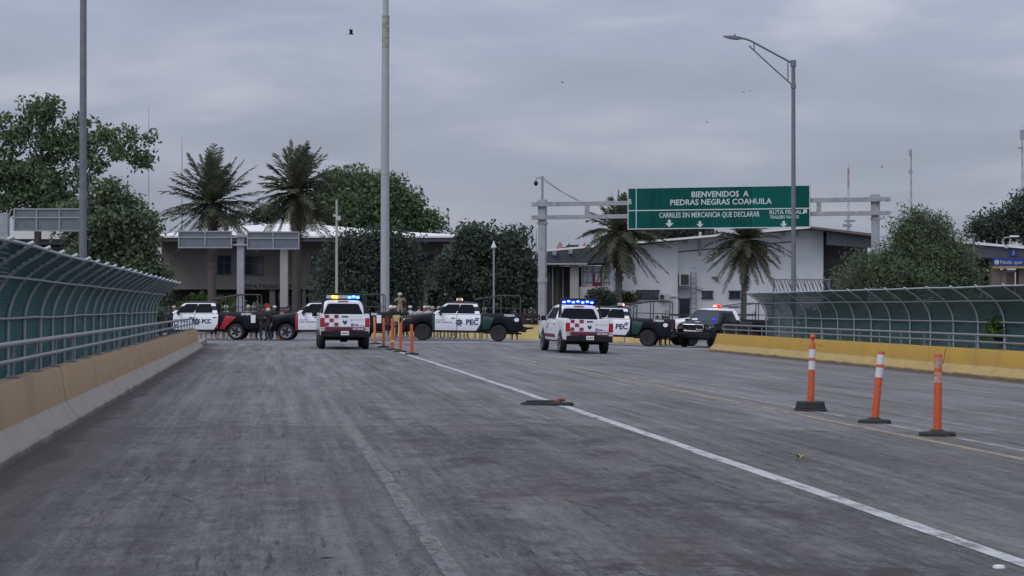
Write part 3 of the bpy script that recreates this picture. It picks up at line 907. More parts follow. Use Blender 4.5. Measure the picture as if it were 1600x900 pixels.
def rounded_quad(pts, k=0.12):
    """cut the corners of a 4-gon of Vectors"""
    out = []
    n = len(pts)
    for i in range(n):
        p, a, c = pts[i], pts[i - 1], pts[(i + 1) % n]
        out += [p + (a - p) * k, p + (a - p) * k * 0.3 + (c - p) * k * 0.3, p + (c - p) * k]
    return out
def slab(mb, pts, nrm, t=0.006, lift=0.002):
    n = len(pts)
    nrm = Vector(nrm).normalized()
    a = [Vector(p) + nrm * lift for p in pts]
    c = [p + nrm * t for p in a]
    mb.add(a + c, [tuple(range(n - 1, -1, -1)), tuple(range(n, 2 * n))] + [(i, (i + 1) % n, (i + 1) % n + n, i + n) for i in range(n)])

def star(mb, r1, r2, k, o, right, up, d, rot=PI / 2):
    poly = []
    for i in range(2 * k):
        r = r1 if i % 2 == 0 else r2
        a = rot + PI * i / k
        poly.append((r * math.cos(a), r * math.sin(a)))
    mb.prism(poly, d, o, right, up)

def pickup(label, loc, heading, front='black_paint', cab='black_paint', door='white_paint', bed='black_paint', roof='black_paint',
           stripe=None, stripe_style='green', badge=None, rim='black_rim', cage=True, lights=None, tailgate=None, pillar=None,
           hoop=False, bed_text=None, push_bar=True, group='police pickups parked across the plaza', front_detail=False, shield=True, police=None, lift=0.0, bw=.6, bx=-.44, white_frame=False, front_stripe=True):
    root = thing('police_pickup' if police is None else police, label, 'pickup truck', (0, 0, 0), 0, group)
    front, cabm, doorm, bedm, roofm = (M_[k] for k in (front, cab, door, bed, roof))
    W_ = 1.0
    # --- front clip: fenders and hood
    def ztop(x): return 1.36 - 0.02 * max(0, x - 1.4) - 0.11 * max(0, (x - 1.6)) ** 1.15 if x > 1.4 else 1.36
    b = MB()
    xs = [1.42 + i * 0.07 for i in range(21)] + [2.88, 2.96]
    rings = []
    for x in xs:
        zb = max(arch(x, 0.44), 0.44 + max(0, x - 2.6) * 0.35)
        w = W_ * (1 - 0.10 * max(0, (x - 2.45) / 0.5) ** 2)
        rings.append(section(x, zb, ztop(x), w, 0.035))
    b.loft(rings)
    body = b.build('hood_and_fenders', front, root, smooth=38)
    # --- cab below the glass
    b = MB(); rings = []
    for x in [-0.88 + i * 0.1 for i in range(24)]:
        rings.append(section(x, arch(x, 0.44), 1.34, W_, 0.0))
    b.loft(rings)
    b.build('cab_body', cabm, root, smooth=38)
    # --- greenhouse
    B = [Vector((1.58, .93, 1.335)), Vector((-.86, .93, 1.335))]
    T = [Vector((.90, .72, 1.86)), Vector((-.72, .72, 1.86))]
    def ringh(z, xf, xr, yw, c):
        return [(xf, yw - c, z), (xf - c, yw, z), (xr + c * .6, yw, z), (xr, yw - c, z), (xr, -yw + c, z), (xr + c * .6, -yw, z), (xf - c, -yw, z), (xf, -yw + c, z)]
    b = MB()
    b.loft([ringh(1.335, 1.58, -.86, .93, .06), ringh(1.6, 1.24, -.79, .835, .06), ringh(1.86, .90, -.72, .72, .08), ringh(1.925, .72, -.62, .62, .1), ringh(1.945, .5, -.45, .45, .1)])
    b.build('cab_roof', roofm, root, smooth=30)
    frames = []
    # side glass, windscreen, back glass
    def fp(P00, P10, P11, P01, u, v): return (P00 * (1 - u) + P10 * u) * (1 - v) + (P01 * (1 - u) + P11 * u) * v
    for s in (1, -1):
        fl = lambda p: Vector((p.x, s * p.y, p.z))
        q = [fl(B[0]), fl(B[1]), fl(T[1]), fl(T[0])]
        n_ = (q[1] - q[0]).cross(q[3] - q[0]).normalized()
        if n_.y * s < 0: n_ = -n_
        e = lambda u, v: fp(q[0], q[1], q[2], q[3], u, v)
        fw = [e(.105, .05), e(.490, .05), e(.468, .91), e(.115, .91)]
        rw = [e(.506, .05), e(.885, .05), e(.865, .6), e(.84, .91), e(.484, .91)]
        if white_frame:
            g = MB(); slab(g, rounded_quad([e(.03, -.01), e(.985, -.01), e(.975, .985), e(.03, .985)], .05), n_, 0.004, 0.002)
            g.build('door_frame', M_['white_paint'], root)
        for poly in (fw, rw):
            g = MB(); slab(g, rounded_quad(poly, .07), n_, 0.008, 0.006)
            g.build('side_window', M_['glass'], root)
    q = [Vector((1.58, .87, 1.335)), Vector((1.58, -.87, 1.335)), Vector((.90, -.64, 1.86)), Vector((.90, .64, 1.86))]
    n_ = (q[1] - q[0]).cross(q[3] - q[0]).normalized()
    if n_.x < 0: n_ = -n_
    e = lambda u, v: fp(q[0], q[1], q[2], q[3], u, v)
    g = MB(); slab(g, rounded_quad([e(.03, .04), e(.97, .04), e(.97, .95), e(.03, .95)], .08), n_, .008, .006)
    g.build('windshield', M_['windshield'], root)
    q = [Vector((-.86, -.87, 1.335)), Vector((-.86, .87, 1.335)), Vector((-.72, .64, 1.86)), Vector((-.72, -.64, 1.86))]
    n_ = Vector((-1, 0, .3))
    e = lambda u, v: fp(q[0], q[1], q[2], q[3], u, v)
    g = MB(); slab(g, rounded_quad([e(.04, .02), e(.96, .02), e(.95, .86), e(.05, .86)], .08), n_, .008, .006)
    g.build('rear_window', M_['glass'], root)
    g = MB(); g.box((-.725, 0, 1.875), (.05, .42, .05)); g.build('brake_light', M_['tail_red'], root, bevel=.01)
    # --- doors
    rz = [0.47, 0.53, 0.68, 0.83, 1.0, 1.15, 1.28, 1.325]
    def door(x0, x1, s, cut):
        mb = MB(); rows = []
        for z in rz:
            y = side_y(z, 0.44, 1.34, W_) + 0.006
            a, c = x0, x1
            if cut and z < 0.86: a = x0 + (0.86 - z) * 0.62
            rows.append([(a + (c - a) * i / 4, z, y) for i in range(5)])
        patch(mb, rows, 0.014, s)
        d = mb.build('door', doorm, root, smooth=35)
        hb = MB(); hb.box((x0 + 0.17, s * 1.01, 1.14), (.2, .03, .035)); hb.build('handle', M_['black_plastic'], d, bevel=.008)
        return d
    for s in (1, -1):
        door(0.33, 1.40, s, False)
        door(-0.85, 0.305, s, True)
        m_ = MB(); m_.box((1.12, s * 1.10, 1.36), (.10, .20, .20)); m_.box((1.14, s * .98, 1.32), (.06, .12, .05))
        m_.build('mirror', M_['black_plastic'], root, bevel=.02)
    # --- bed: a U section
    b = MB(); rings = []
    for i in range(29):
        x = -2.95 + i * (2.03 / 28)
        zb = arch(x, 0.5)
        w = W_ * (1 - 0.025 * max(0, (-x - 2.6) / 0.35))
        zt = 1.40
        half = [(w * .83, zb), (w * .95, zb + .06 * (zt - zb)), (w * .985, zb + .3 * (zt - zb)), (w, zb + .55 * (zt - zb)), (w * .99, zb + .8 * (zt - zb)), (w * .97, zt - .03), (w * .94, zt), (w * .86, zt), (w * .83, zt - .04), (w * .83, .96)]
        rings.append([(x, y, z) for y, z in half] + [(x, -y, z) for y, z in half[::-1]])
    b.loft(rings)
    b.build('bed', bedm, root, smooth=38)
    # livery stripes
    if stripe:
        sm = M_[stripe]
        def sl(x_top, x_bot, wid_t, wid_b, z0=.62, z1=1.385):
            for s in (1, -1):
                mb = MB(); rows = []
                for i in range(9):
                    z = z0 + (z1 - z0) * i / 8; t = i / 8
                    y = side_y(z, 0.5, 1.40, W_) + .012
                    xa = x_bot + (x_top - x_bot) * t; wd = wid_b + (wid_t - wid_b) * t
                    rows.append([(xa - wd, z, y), (xa, z, y)])
                patch(mb, rows, .02, s)
                mb.build('livery_stripe', sm, root, smooth=35)
        if stripe_style == 'green':
            sl(-0.98, -0.93, .62, .32, .5)
            for s in (1, -1):
                mb = MB(); rows = []
                for z in (0.47, .6, .72, .84):
                    y = side_y(z, .44, 1.34, W_) + .004
                    rows.append([(-.86, z, y), (-.85 + (.87 - z) * .6, z, y)])
                patch(mb, rows, .012, s); mb.build('livery_stripe', sm, root)
        else:
            sl(-1.3, -0.93, .5, .25, .56)
            sl(-1.86, -1.26, .1, .1, .75)
            for s in (1, -1):
                mb = MB(); rows = []
                for z in (0.47, .6, .72, .84):
                    y = side_y(z, .44, 1.34, W_) + .004
                    rows.append([(-.86, z, y), (-.85 + (.87 - z) * .6, z, y)])
                patch(mb, rows, .012, s); mb.build('livery_stripe', sm, root)
        for s in ((1, -1) if front_stripe else ()):                       # thin upright stripe ahead of the front door
            mb = MB(); rows = []
            for z in (0.5, .7, .9, 1.1, 1.3):
                y = side_y(z, .44, 1.36, W_) + .008
                rows.append([(1.425, z, y), (1.54, z, y)])
            patch(mb, rows, .02, s); mb.build('livery_stripe', sm, root)
    # --- tail
    tg = MB(); tg.box((-2.965, 0, 1.06), (.05, 1.52, .62))
    tgo = tg.build('tailgate', bedm if not tailgate else M_['white_paint'], root, bevel=.015)
    hb = MB(); hb.box((-2.995, 0, 1.28), (.02, .24, .05)); hb.build('handle', M_['black_plastic'], tgo, bevel=.006)
    for s in (1, -1):
        tl = MB(); tl.box((-2.93, s * .875, 1.05), (.10, .18, .36)); tl.build('tail_light', M_['tail_red'], root, bevel=.025)
        rv = MB(); rv.box((-2.935, s * .875, .83), (.09, .17, .065)); rv.build('reversing_light', M_['head_clear'], root, bevel=.012)
    bp = MB(); bp.box((-3.0, 0, .60), (.26, 1.86, .24)); bp.box((-3.03, 0, .73), (.2, .9, .03))
    bp.build('rear_bumper', M_['black_plastic'], root, bevel=.035)
    pl = MB(); pl.box((-3.135, 0, .64), (.012, .31, .16)); plo = pl.build('number_plate', M_['plate_white'], root)
    pd = MB()
    for k in range(6): pd.box((-3.143, -.105 + k * .042, .635), (.004, .024, .06))
    pd.build('plate_characters', M_['plate_dark'], plo)
    if tailgate:
        def rear(mb, y, z, wy, wz, x=-2.994): mb.box((x, y, z), (.006, wy, wz))
        ck = MB()
        for i in range(3):
            for j in range(3):
                if (i + j) % 2 == 0: rear(ck, .70 - i * .185, 1.285 - j * .155, .165, .14)
        ck.build('check_pattern', M_['check_red'], tgo)
        bd = MB(); bd.box((-2.998, 0, .79), (.03, 1.55, .16)); bd.build('maroon_band', M_['maroon'], tgo)
        text('SAT-UD-02', .105, M_['white_print'], tgo, (-3.017, -.52, .805), (0, -1, 0), (0, 0, 1), width=.42, offset=.004)
        em = MB()
        em.prism([(-.085, .06), (-.06, .09), (-.025, .07), (0, .02), (.025, .07), (.06, .09), (.085, .06), (.07, -.01), (.03, -.06), (0, -.075), (-.03, -.06), (-.07, -.01)], (-.008, 0, 0), (-2.992, 0, 1.05), (0, -1, 0), (0, 0, 1))
        em.build('emblem', M_['navy'], tgo)
        a = MB()
        for k in range(4):
            rear(a, -.25 - k * .015, 1.155 - .0 * k, .01, .075)
        for k, (y, wy) in enumerate(((-.44, .14), (-.58, .1), (-.70, .12))): rear(a, y, 1.16, wy, .022)
        a.build('faded_lettering', M_['pale_red_print'], tgo)
        bq = MB(); rear(bq, -.30, .96, .13, .11); bq.build('blue_square', M_['blue_print'], tgo)
        wq = MB()
        for dy in (-.025, .025):
            for dz in (-.02, .02): rear(wq, -.30 + dy, .96 + dz, .022, .018, -2.9985)
        wq.build('blue_square_mark', M_['white_print'], tgo)
        gl = MB(); rear(gl, -.46, .955, .14, .05); gl.build('small_lettering', M_['navy'], tgo)
        gl = MB(); rear(gl, -.64, .93, .18, .018); rear(gl, 0.02, .885, 1.5, .010); gl.build('thin_line', M_['gray_print'], tgo)
        for s in (1, -1):                      # maroon sill band
            mb = MB(); rows = []
            for z in (.60, .66, .74):
                y = side_y(z, .44, 1.34, W_) + .012
                rows.append([(-.80, z, y), (1.38, z, y)])
            patch(mb, rows, .02, s); mb.build('maroon_band', M_['maroon'], root)
        text('SSPC', .16, M_['gray_print'], root, (.75, 1.014, 1.0), (-1, 0, 0), (0, 0, 1), width=.42)
    # --- wheels
    t_, r_ = make_wheel()
    wt = t_.build('wheel', M_['tyre'], root, smooth=40)
    wr = r_.build('rim', M_[rim], wt, smooth=40)
    first = True
    for ax in (AX_F, AX_R):
        for s in (1, -1):
            if first: w = wt
            else: w = dup(wt); w.parent = root
            first = False
            w.location = (ax, s * .86, R_W - lift)
            w.rotation_euler = (0, 0, 0 if s > 0 else PI)
    ub = MB()
    ub.box((0, 0, .62), (5.5, 1.25, .34)); ub.box((.2, 0, .48), (3.2, 1.72, .12)); ub.tube([(AX_R, -.75, .41), (AX_R, .75, .41)], .06)
    ub.box((AX_R, 0, .40), (.26, .28, .26)); ub.box((AX_R, 0, .68), (1.02, 1.36, .5)); ub.box((AX_F, 0, .68), (1.02, 1.36, .5)); ub.tube([(-1.0, .5, .42), (-2.9, .55, .40)], .04)
    ub.build('underbody', M_['black_plastic'], root)
    if stripe:
        st_ = MB(); st_.box((-3.3, 0, .70), (.42, 1.3, .05)); st_.tube([(-3.05, .4, .62), (-3.5, .4, .70)], .03, 6); st_.tube([(-3.05, -.4, .62), (-3.5, -.4, .70)], .03, 6)
        st_.build('rear_step', M_['black_plastic'], root)
    # --- nose
    nz = MB()
    nz.box((2.965, 0, .98), (.06, 1.12, .36)); gro = nz.build('grille', M_['black_plastic'], root, bevel=.02)
    ch = MB()
    loop = [(3.005, y, z) for y, z in ((-.58, 1.02), (-.54, 1.16), (.54, 1.16), (.58, 1.02), (.52, .83), (-.52, .83))]
    ch.tube(loop, .028, 8, closed=True)
    ch.tube([(3.005, -.5, .93), (3.01, -.25, .90), (3.01, -.18, .98)], .022, 6); ch.tube([(3.005, .5, .93), (3.01, .25, .90), (3.01, .18, .98)], .022, 6)
    ch.build('grille_surround', M_['chrome'] if front_detail else M_['black_plastic'], gro, smooth=50)
    for s in (1, -1):
        hl = MB(); hl.prism([(-.16, -.10), (.13, -.10), (.16, .02), (.10, .10), (-.16, .10)], (.16, 0, 0), (2.80, s * .755, 1.02), (0, s, 0), (0, 0, 1))
        hl.build('headlight', M_['head_clear'], root, bevel=.015)
        am = MB(); am.box((2.70, s * .925, 1.06), (.26, .05, .09), (0, 0, -s * .2)); am.build('side_marker', M_['amber_lens'] if not front_detail else M_['head_clear'], root, bevel=.01)
    fb = MB(); fb.box((3.0, 0, .62), (.24, 1.84, .30)); fb.box((2.9, 0, .46), (.3, 1.6, .12))
    fb.build('front_bumper', M_['black_plastic'], root, bevel=.05)
    if push_bar:
        pb = MB()
        for s in (1, -1): pb.tube([(3.12, s * .38, .5), (3.17, s * .38, .8), (3.14, s * .38, 1.12)], .035, 8)
        for z in (.7, .9, 1.1): pb.tube([(3.15, -.42, z), (3.15, .42, z)], .028, 8)
        pb.build('push_bar', M_['black_plastic'], root, smooth=50)
    # --- cage
    if cage:
        c = MB(); r = .028
        for s in (1, -1):
            y = s * .80
            c.tube([(-1.0, y, 1.38), (-1.0, y, 2.0)], r); c.tube([(-1.85, y, 1.38), (-1.85, y, 2.28)], r); c.tube([(-2.82, y, 1.38), (-2.82, y, 2.2), (-2.76, y, 2.28), (-1.85, y, 2.28), (-.55, y, 2.06)], r)
            c.tube([(-1.0, y, 1.66), (-2.82, y, 1.66)], .02)
            c.tube([(-2.45, y, 1.40), (-2.45, y, 1.72), (-2.60, y, 1.86), (-2.62, y, 1.40)], .018)
        for x, z in ((-1.0, 2.02), (-1.85, 2.28), (-2.78, 2.28), (-.58, 2.06)): c.tube([(x, -.8, z), (x, .8, z)], r)
        c.build('roll_cage', M_['cage_grey'], root, smooth=50)
    if hoop:
        c = MB()
        c.tube([(-.98, .86, 1.38), (-.96, .79, 2.06), (-.95, .74, 2.16), (-.95, -.74, 2.16), (-.96, -.79, 2.06), (-.98, -.86, 1.38)], .042, 8)
        c.tube([(-.96, .78, 1.9), (-1.35, .84, 1.4)], .03); c.tube([(-.96, -.78, 1.9), (-1.35, -.84, 1.4)], .03)
        c.build('roll_bar', M_['black_plastic'], root, smooth=50)
    # --- light bar
    if lights:
        x = lights.get('x', -.35)
        w = lights.get('w', 1.3)
        bar = MB(); bar.box((x, 0, 1.975), (.24, w, .035)); bar.box((x, w * .33, 1.945), (.08, .05, .05)); bar.box((x, -w * .33, 1.945), (.08, .05, .05))
        bo = bar.build('light_bar', M_['black_plastic'], root, bevel=.008)
        for (y0, y1, shell, core, kk) in lights['segs']:
            g = MB(); g.box((x, (y0 + y1) / 2, 2.06), (.25, abs(y1 - y0) - .01, .14))
            lo = g.build('lamp', M_[shell], bo, bevel=.025)
            if core:
                g = MB()
                for k in range(kk):
                    yy = y0 + (y1 - y0) * (k + .5) / kk
                    for sx in (-1, 1):
                        g.lathe([(0, .035), (.05, .02), (.07, 0), (.05, -.02), (0, -.035)], 10, Matrix.Translation((x + sx * .125, yy, 2.06 + (.018 if k % 2 else -.018))) @ Matrix.Diagonal((.35, 1.0, 1.0, 1)))
                g.build('bulbs', M_[core], lo, smooth=60)
    # --- door marks
    if badge:
        sb = MB(); star(sb, .21, .115, 7, (0.205 - .0, 1.012, .93), (-1, 0, 0), (0, 0, 1), (0, .004, 0))
        so = sb.build('star_badge', M_['navy'], root)
        sw = MB(); star(sw, .10, .06, 7, (0.205, 1.018, .93), (-1, 0, 0), (0, 0, 1), (0, .003, 0), -PI / 2)
        sw.build('star_centre', M_['gray_print'], so)
        text(badge, .36 if bw > .5 else .29, M_['navy'], root, (bx, 1.013, .935), (-1, 0, 0), (0, 0, 1), offset=.011, width=bw, name='door_lettering')
        text('POLICIA', .10, M_['gray_print'], root, (1.35, 1.013, 1.03), (-1, 0, 0), (0, 0, 1), 'LEFT', width=.42, name='door_lettering')
        text('CIVIL COAHUILA', .12, M_['gray_print'], root, (1.35, 1.013, .92), (-1, 0, 0), (0, 0, 1), 'LEFT', width=.82, name='door_lettering')
    if bed_text:
        text(bed_text, .14, M_['white_print'], root, (-2.28, 1.013, 1.295), (-1, 0, 0), (0, 0, 1), offset=.006, width=.52, name='bed_lettering')
        sh = MB()
        if shield == 'tall':
            sh.prism([(-.12, .2), (.12, .2), (.11, -.2), (-.11, -.2)], (0, .006, 0), (-2.62, 1.0, 1.06), (-1, 0, 0), (0, 0, 1))
        else:
            sh.prism([(.12 * math.cos(a), .1 * math.sin(a)) for a in np.linspace(0, 2 * PI, 14)[:-1]], (0, .006, 0), (-2.64, 1.0, 1.09), (-1, 0, 0), (0, 0, 1))
        sh.build('bed_shield', M_['white_print'], root)
    # --- stand it on the sloping carriageway
    c, s = math.cos(heading), math.sin(heading)
    fx = Vector((c, s, 0)); fy = Vector((-s, c, 0))
    P = lambda v: Vector((loc.x + v.x, loc.y + v.y, fall(loc.x + v.x, loc.y + v.y)))
    f_ = (P(fx * AX_F) - P(fx * AX_R)).normalized()
    l_ = (P(fy * .86) - P(fy * -.86)).normalized()
    u_ = f_.cross(l_).normalized(); l_ = u_.cross(f_)
    Mx = Matrix((f_, l_, u_)).transposed()
    root.rotation_euler = Mx.to_euler()
    root.location = ((P(fx * AX_F) + P(fx * AX_R)) / 2 + Vector((loc.x, loc.y, 0)) * 0)
    mid = (AX_F + AX_R) / 2
    ctr = (P(fx * AX_F) + P(fx * AX_R)) / 2
    root.location = ctr - f_ * mid + u_ * (lift + .002)
    return root

WEST = PI + YAW * -1          # facing the left edge of the picture, square to the camera
def lights_red(blue=True, w=.5):
    segs = [(-.25, .1, 'lit_red', 'lit_red_core', 2)]
    if blue: segs.append((.1, .3, 'lit_blue', None, 1))
    return {'x': .12, 'w': .6, 'segs': segs}
T_PCC = pickup('black and white police pickup lettered PCC with slanting red stripes on its bed', ground(318.6, 107), WEST, stripe='red_paint', stripe_style='red', badge='PCC', rim='alloy', bed_text='SAN PEDRO', shield='tall', bw=.46, bx=-.27, white_frame=True, front_stripe=False)
T_RED = pickup('black police pickup with white doors and upright red stripe, nose beside the red round sign', ground(512.5, 106), WEST, stripe='red_paint', stripe_style='red', badge='PCC', rim='alloy', bed_text='SAN PEDRO', shield='tall', bw=.46, bx=-.27, white_frame=True)
T_PEC = pickup('green striped police pickup lettered PEC standing alone in the middle with its whole side showing', ground(724, 105.5), WEST, stripe='green_paint', badge='PEC', white_frame=True, bed_text='TORREON', lights={'x': .22, 'w': .62, 'segs': [(-.22, .12, 'lit_red', 'lit_red_core', 2), (.12, .3, 'lens_gray', None, 1)]})
SEG_MIX = {'x': -.45, 'w': 1.36, 'segs': [(.42, .67, 'lens_gray', None, 1), (.2, .48, 'lit_amber', 'lit_amber_core', 2), (-.18, .2, 'lens_gray', None, 1), (-.67, -.18, 'lit_cyan', 'lit_cyan_core', 3)]}
SEG_BLUE = {'x': -.45, 'w': 1.36, 'segs': [(-.68, .68, 'lit_blue', 'lit_blue_core', 7)]}
p = ground(538.5, 82.5)
T_W1 = pickup('white pickup seen from behind with amber and blue roof lights next to five orange posts', Vector((p.x, p.y + 2.95, 0)), PI / 2, 'white_paint', 'white_paint', 'white_paint', 'white_paint', 'white_paint', rim='alloy', cage=False, hoop=True, tailgate=True, lights=SEG_MIX, push_bar=False, group='white pickups seen from behind')
p = ground(920, 84.0)
hd = PI / 2 + math.radians(3.3)
T_W2 = pickup('white pickup seen from behind with all blue roof lights between the two PEC trucks', Vector((p.x + 2.95 * math.cos(hd), p.y + 2.95 * math.sin(hd), 0)), hd, 'white_paint', 'white_paint', 'white_paint', 'white_paint', 'white_paint', rim='alloy', cage=False, hoop=True, tailgate=True, lights=SEG_BLUE, push_bar=False, group='white pickups seen from behind')
T_PEC2 = pickup('green striped police pickup lettered PEC half hidden behind the white pickup with blue roof lights', ground(960, 107), WEST - math.radians(9), stripe='green_paint', badge='PEC', white_frame=True, bed_text='TORREON', lights={'x': -.25, 'w': .9, 'segs': [(-.4, .06, 'lit_red', 'lit_red_core', 3), (.06, .4, 'lens_gray', None, 1)]})
h7 = -PI / 2 - YAW - math.radians(27)
p7 = ground(1083, 107.5)
T_BLK = pickup('unmarked black pickup facing the camera with chrome grille beside the scraped yellow barrier end', Vector((p7.x - 2.9 * math.cos(h7), p7.y - 2.9 * math.sin(h7), 0)), h7, 'black_paint', 'black_paint', 'black_paint', 'black_paint', 'black_paint', rim='alloy', cage=False, push_bar=False, front_detail=True, police='black_pickup')
tag(T_BLK, group='police pickups parked across the plaza')
bb = MB(); bb.lathe([(0, .03), (.06, .02), (.085, 0), (.06, -.02), (0, -.03)], 12, Matrix.Translation((1.50, .52, 1.44)) @ Matrix.Diagonal((1, 1, 2.4, 1)))
bb.build('dash_lamp', M_['lit_blue'], T_BLK, smooth=60)
bb = MB(); bb.prism([(.16 * math.cos(a), .09 * math.sin(a)) for a in np.linspace(0, 2 * PI, 14)[:-1]], (0, 0, .006), (2.42, 0, 1.307), (0, 1, 0), (1, 0, -.13))
bb.build('hood_crest', M_['white_print'], T_BLK)
bb = MB(); bb.box((1.42, -.55, 1.47), (.012, .3, .2), (0, -.95, 0)); bb.build('windshield_notice', M_['plate_white'], T_BLK)
T_BW = pickup('white roofed police pickup with red roof light partly hidden behind the black unmarked pickup', ground(1121, 115), WEST + math.radians(20), 'white_paint', 'white_paint', 'black_paint', 'black_paint', 'white_paint', badge=None, cage=True, lights={'x': .1, 'w': .7, 'segs': [(-.25, .25, 'lit_red', 'lit_red_core', 3)]}, lift=.14)

# ------------------------------------------------------------------ orange posts
def delineator(label, base_px, top_px, base='oval', bands='white', grip=False, mat_key='orange', h=None, group='orange delineator posts on rubber bases', wscale=1.0, tape=False):
    p = on_road(*base_px)
    s = F / (Vector((p.x, p.y, 0)).dot(FWD))
    H = (base_px[1] - top_px[1]) / s
    lean = (top_px[0] - base_px[0]) / s
    t = thing('delineator_post', label, 'delineator', p, -YAW, group)
    b = MB()
    if base == 'oval':
        poly = [(.25 * wscale * math.copysign(abs(math.cos(a)) ** .7, math.cos(a)), .19 * wscale * math.copysign(abs(math.sin(a)) ** .7, math.sin(a))) for a in np.linspace(0, 2 * PI, 29)[:-1]]
        b.loft([[(x * k, y * k, z) for x, y in poly] for k, z in ((1, 0), (1.0, .035), (.93, .055), (.5, .06), (.32, .085), (.3, .09))])
        zb = .08
    else:
        for k, (z0, z1, w) in enumerate(((0, .05, .27), (.055, .11, .245), (.115, .165, .235))):
            n8 = [(w * math.copysign(abs(math.cos(a)) ** .45, math.cos(a)), w * .9 * math.copysign(abs(math.sin(a)) ** .45, math.sin(a))) for a in np.linspace(0, 2 * PI, 33)[:-1]]
            b.loft([[(x * kk, y * kk, z) for x, y in n8] for kk, z in ((1, z0), (1, (z0 + z1) / 2), (.95, z1))])
        zb = .16
    b.build('rubber_base', M_['rubber'], t, smooth=35)
    r = .056
    top = H - (.21 if grip else 0)
    ax = Vector((lean, 0, H)).normalized()
    P = lambda z: Vector((lean * z / H, 0, z))
    tb = MB().tube([P(zb - .04), P(zb + .1), P(top * .5), P(top - .02), P(top)], [r * 1.08, r * 1.05, r, r * .98, r * .9], 16)
    if grip:
        tb.tube([P(top - .01), P(top + .03), P(top + .06), P(top + .10), P(top + .13), P(top + .15), P(top + .18), P(top + .21)], [r * .85, r * .75, .03, .024, .03, .05, .052, .03], 14)
    tb.build('post_tube', M_[mat_key], t, smooth=40)
    def cuff(z0, z1, m, nm):
        MB().tube([P(z0), P(z1)], [r * 1.035, r * 1.03], 16).build(nm, m, t, smooth=40)
    if bands == 'white':
        cuff(top - .20, top - .05, M_['reflective'], 'reflective_band'); cuff(top - .40, top - .25, M_['reflective'], 'reflective_band')
    elif bands == 'worn':
        cuff(top - .20, top - .05, M_['reflective_worn'], 'reflective_band'); cuff(top - .40, top - .25, M_['reflective_worn'], 'reflective_band')
    if tape: cuff(.26, .40, M_['yellow_tape'], 'yellow_tape_band')
    if grip:
        MB().tube([P(top + .05) + Vector((.02, -.02, 0)), P(top + .07) + Vector((.07, -.05, -.02)), P(top + .06) + Vector((.12, -.06, -.05)), P(top + .08) + Vector((.17, -.05, -.06))], .011, 6).build('tied_tape', M_['leaf_litter'], t)
    return t
delineator('orange post with two bright white bands and a gripped knob top on stacked rubber bases', (1266, 642), (1270, 522), 'block', 'white', True)
delineator('leaning orange post with two clean white bands on a flat oval base', (1366, 661), (1377, 549))
delineator('upright orange post whose two bands are worn down to orange', (1464, 681), (1466, 553), bands='worn')
delineator('slim faded orange post closest to the white pickup tailgate', (586, 537.5), (585, 495), bands=None, mat_key='orange_faded')
delineator('second orange post from the white pickup among the far five', (599.5, 543), (599.5, 497), bands=None)
delineator('orange post with a yellow tape band near its foot', (613, 547.3), (613, 497), bands=None, tape=True)
delineator('orange post with slanted top just before the nearest of the far five', (625.5, 550), (626.5, 504), bands=None)
delineator('nearest of the five far orange posts at the start of the white line', (643.5, 554.3), (643, 507), bands=None, base='oval')
p = on_road(855, 633)
t = thing('fallen_delineator_base', 'black rubber post base lying flat on the white line with torn orange stub', 'delineator base', p, -YAW)
b = MB()
poly = [(.46 * math.copysign(abs(math.cos(a)) ** .8, math.cos(a)) * (1 if math.cos(a) < 0 else 1.0), .2 * math.copysign(abs(math.sin(a)) ** .7, math.sin(a))) for a in np.linspace(0, 2 * PI, 29)[:-1]]
b.loft([[(x * k, y * k, z) for x, y in poly] for k, z in ((1, 0), (1, .03), (.95, .05), (.5, .06))])
b.loft([[(x * .55 * k - .12, y * .7 * k, z) for x, y in poly] for k, z in ((1, .05), (1, .075), (.9, .085))])
b.build('rubber_base', M_['rubber'], t, smooth=35)
b = MB().tube([(.12, 0, .05), (.2, 0, .075), (.26, .01, .10), (.31, .0, .085)], [.035, .04, .03, .02], 10)
b.build('torn_stub', mat('torn_stub_orange', (0.19, 0.04, 0.025), 0.6, 0.3, 12), t, smooth=40)
# traffic cone by the black truck's nose
p = ground(436, 105.3)
t = thing('traffic_cone', 'small dull orange cone on the ground in front of the red striped truck', 'traffic cone', p)
MB().lathe([(.13, .03), (.07, .25), (.03, .42), (0, .43)], 14).build('cone_body', M_['orange_faded'], t, smooth=40)
MB().box((0, 0, .015), (.32, .32, .03)).build('cone_base', M_['rubber'], t, bevel=.008)
# dry leaf
p = on_road(1252, 717)
b = MB(); rnd = random.Random(3)
for k in range(5):
    a = k * 1.3
    c0 = Vector((rnd.uniform(-.03, .03), rnd.uniform(-.03, .03), .012))
    b.add([c0, c0 + Vector((.05 * math.cos(a), .05 * math.sin(a), .03)), c0 + Vector((.07 * math.cos(a + .5), .07 * math.sin(a + .5), .045)), c0 + Vector((.04 * math.cos(a + 1.1), .04 * math.sin(a + 1.1), .02))], [(0, 1, 2, 3)])
o = b.build('dry_leaf', M_['leaf_litter']); o.location = p
tag(o, 'curled dry yellow leaf lying on the bare road between white and yellow lines', 'leaf')
p = on_road(1560, 887)
o = MB().lathe([(.042, 0), (.038, .013), (.024, .019), (0, .02)], 16).build('road_stud', M_['reflective'], smooth=40); o.location = p + Vector((0, 0, .001))
tag(o, 'round white road stud beside the white line', 'road stud')

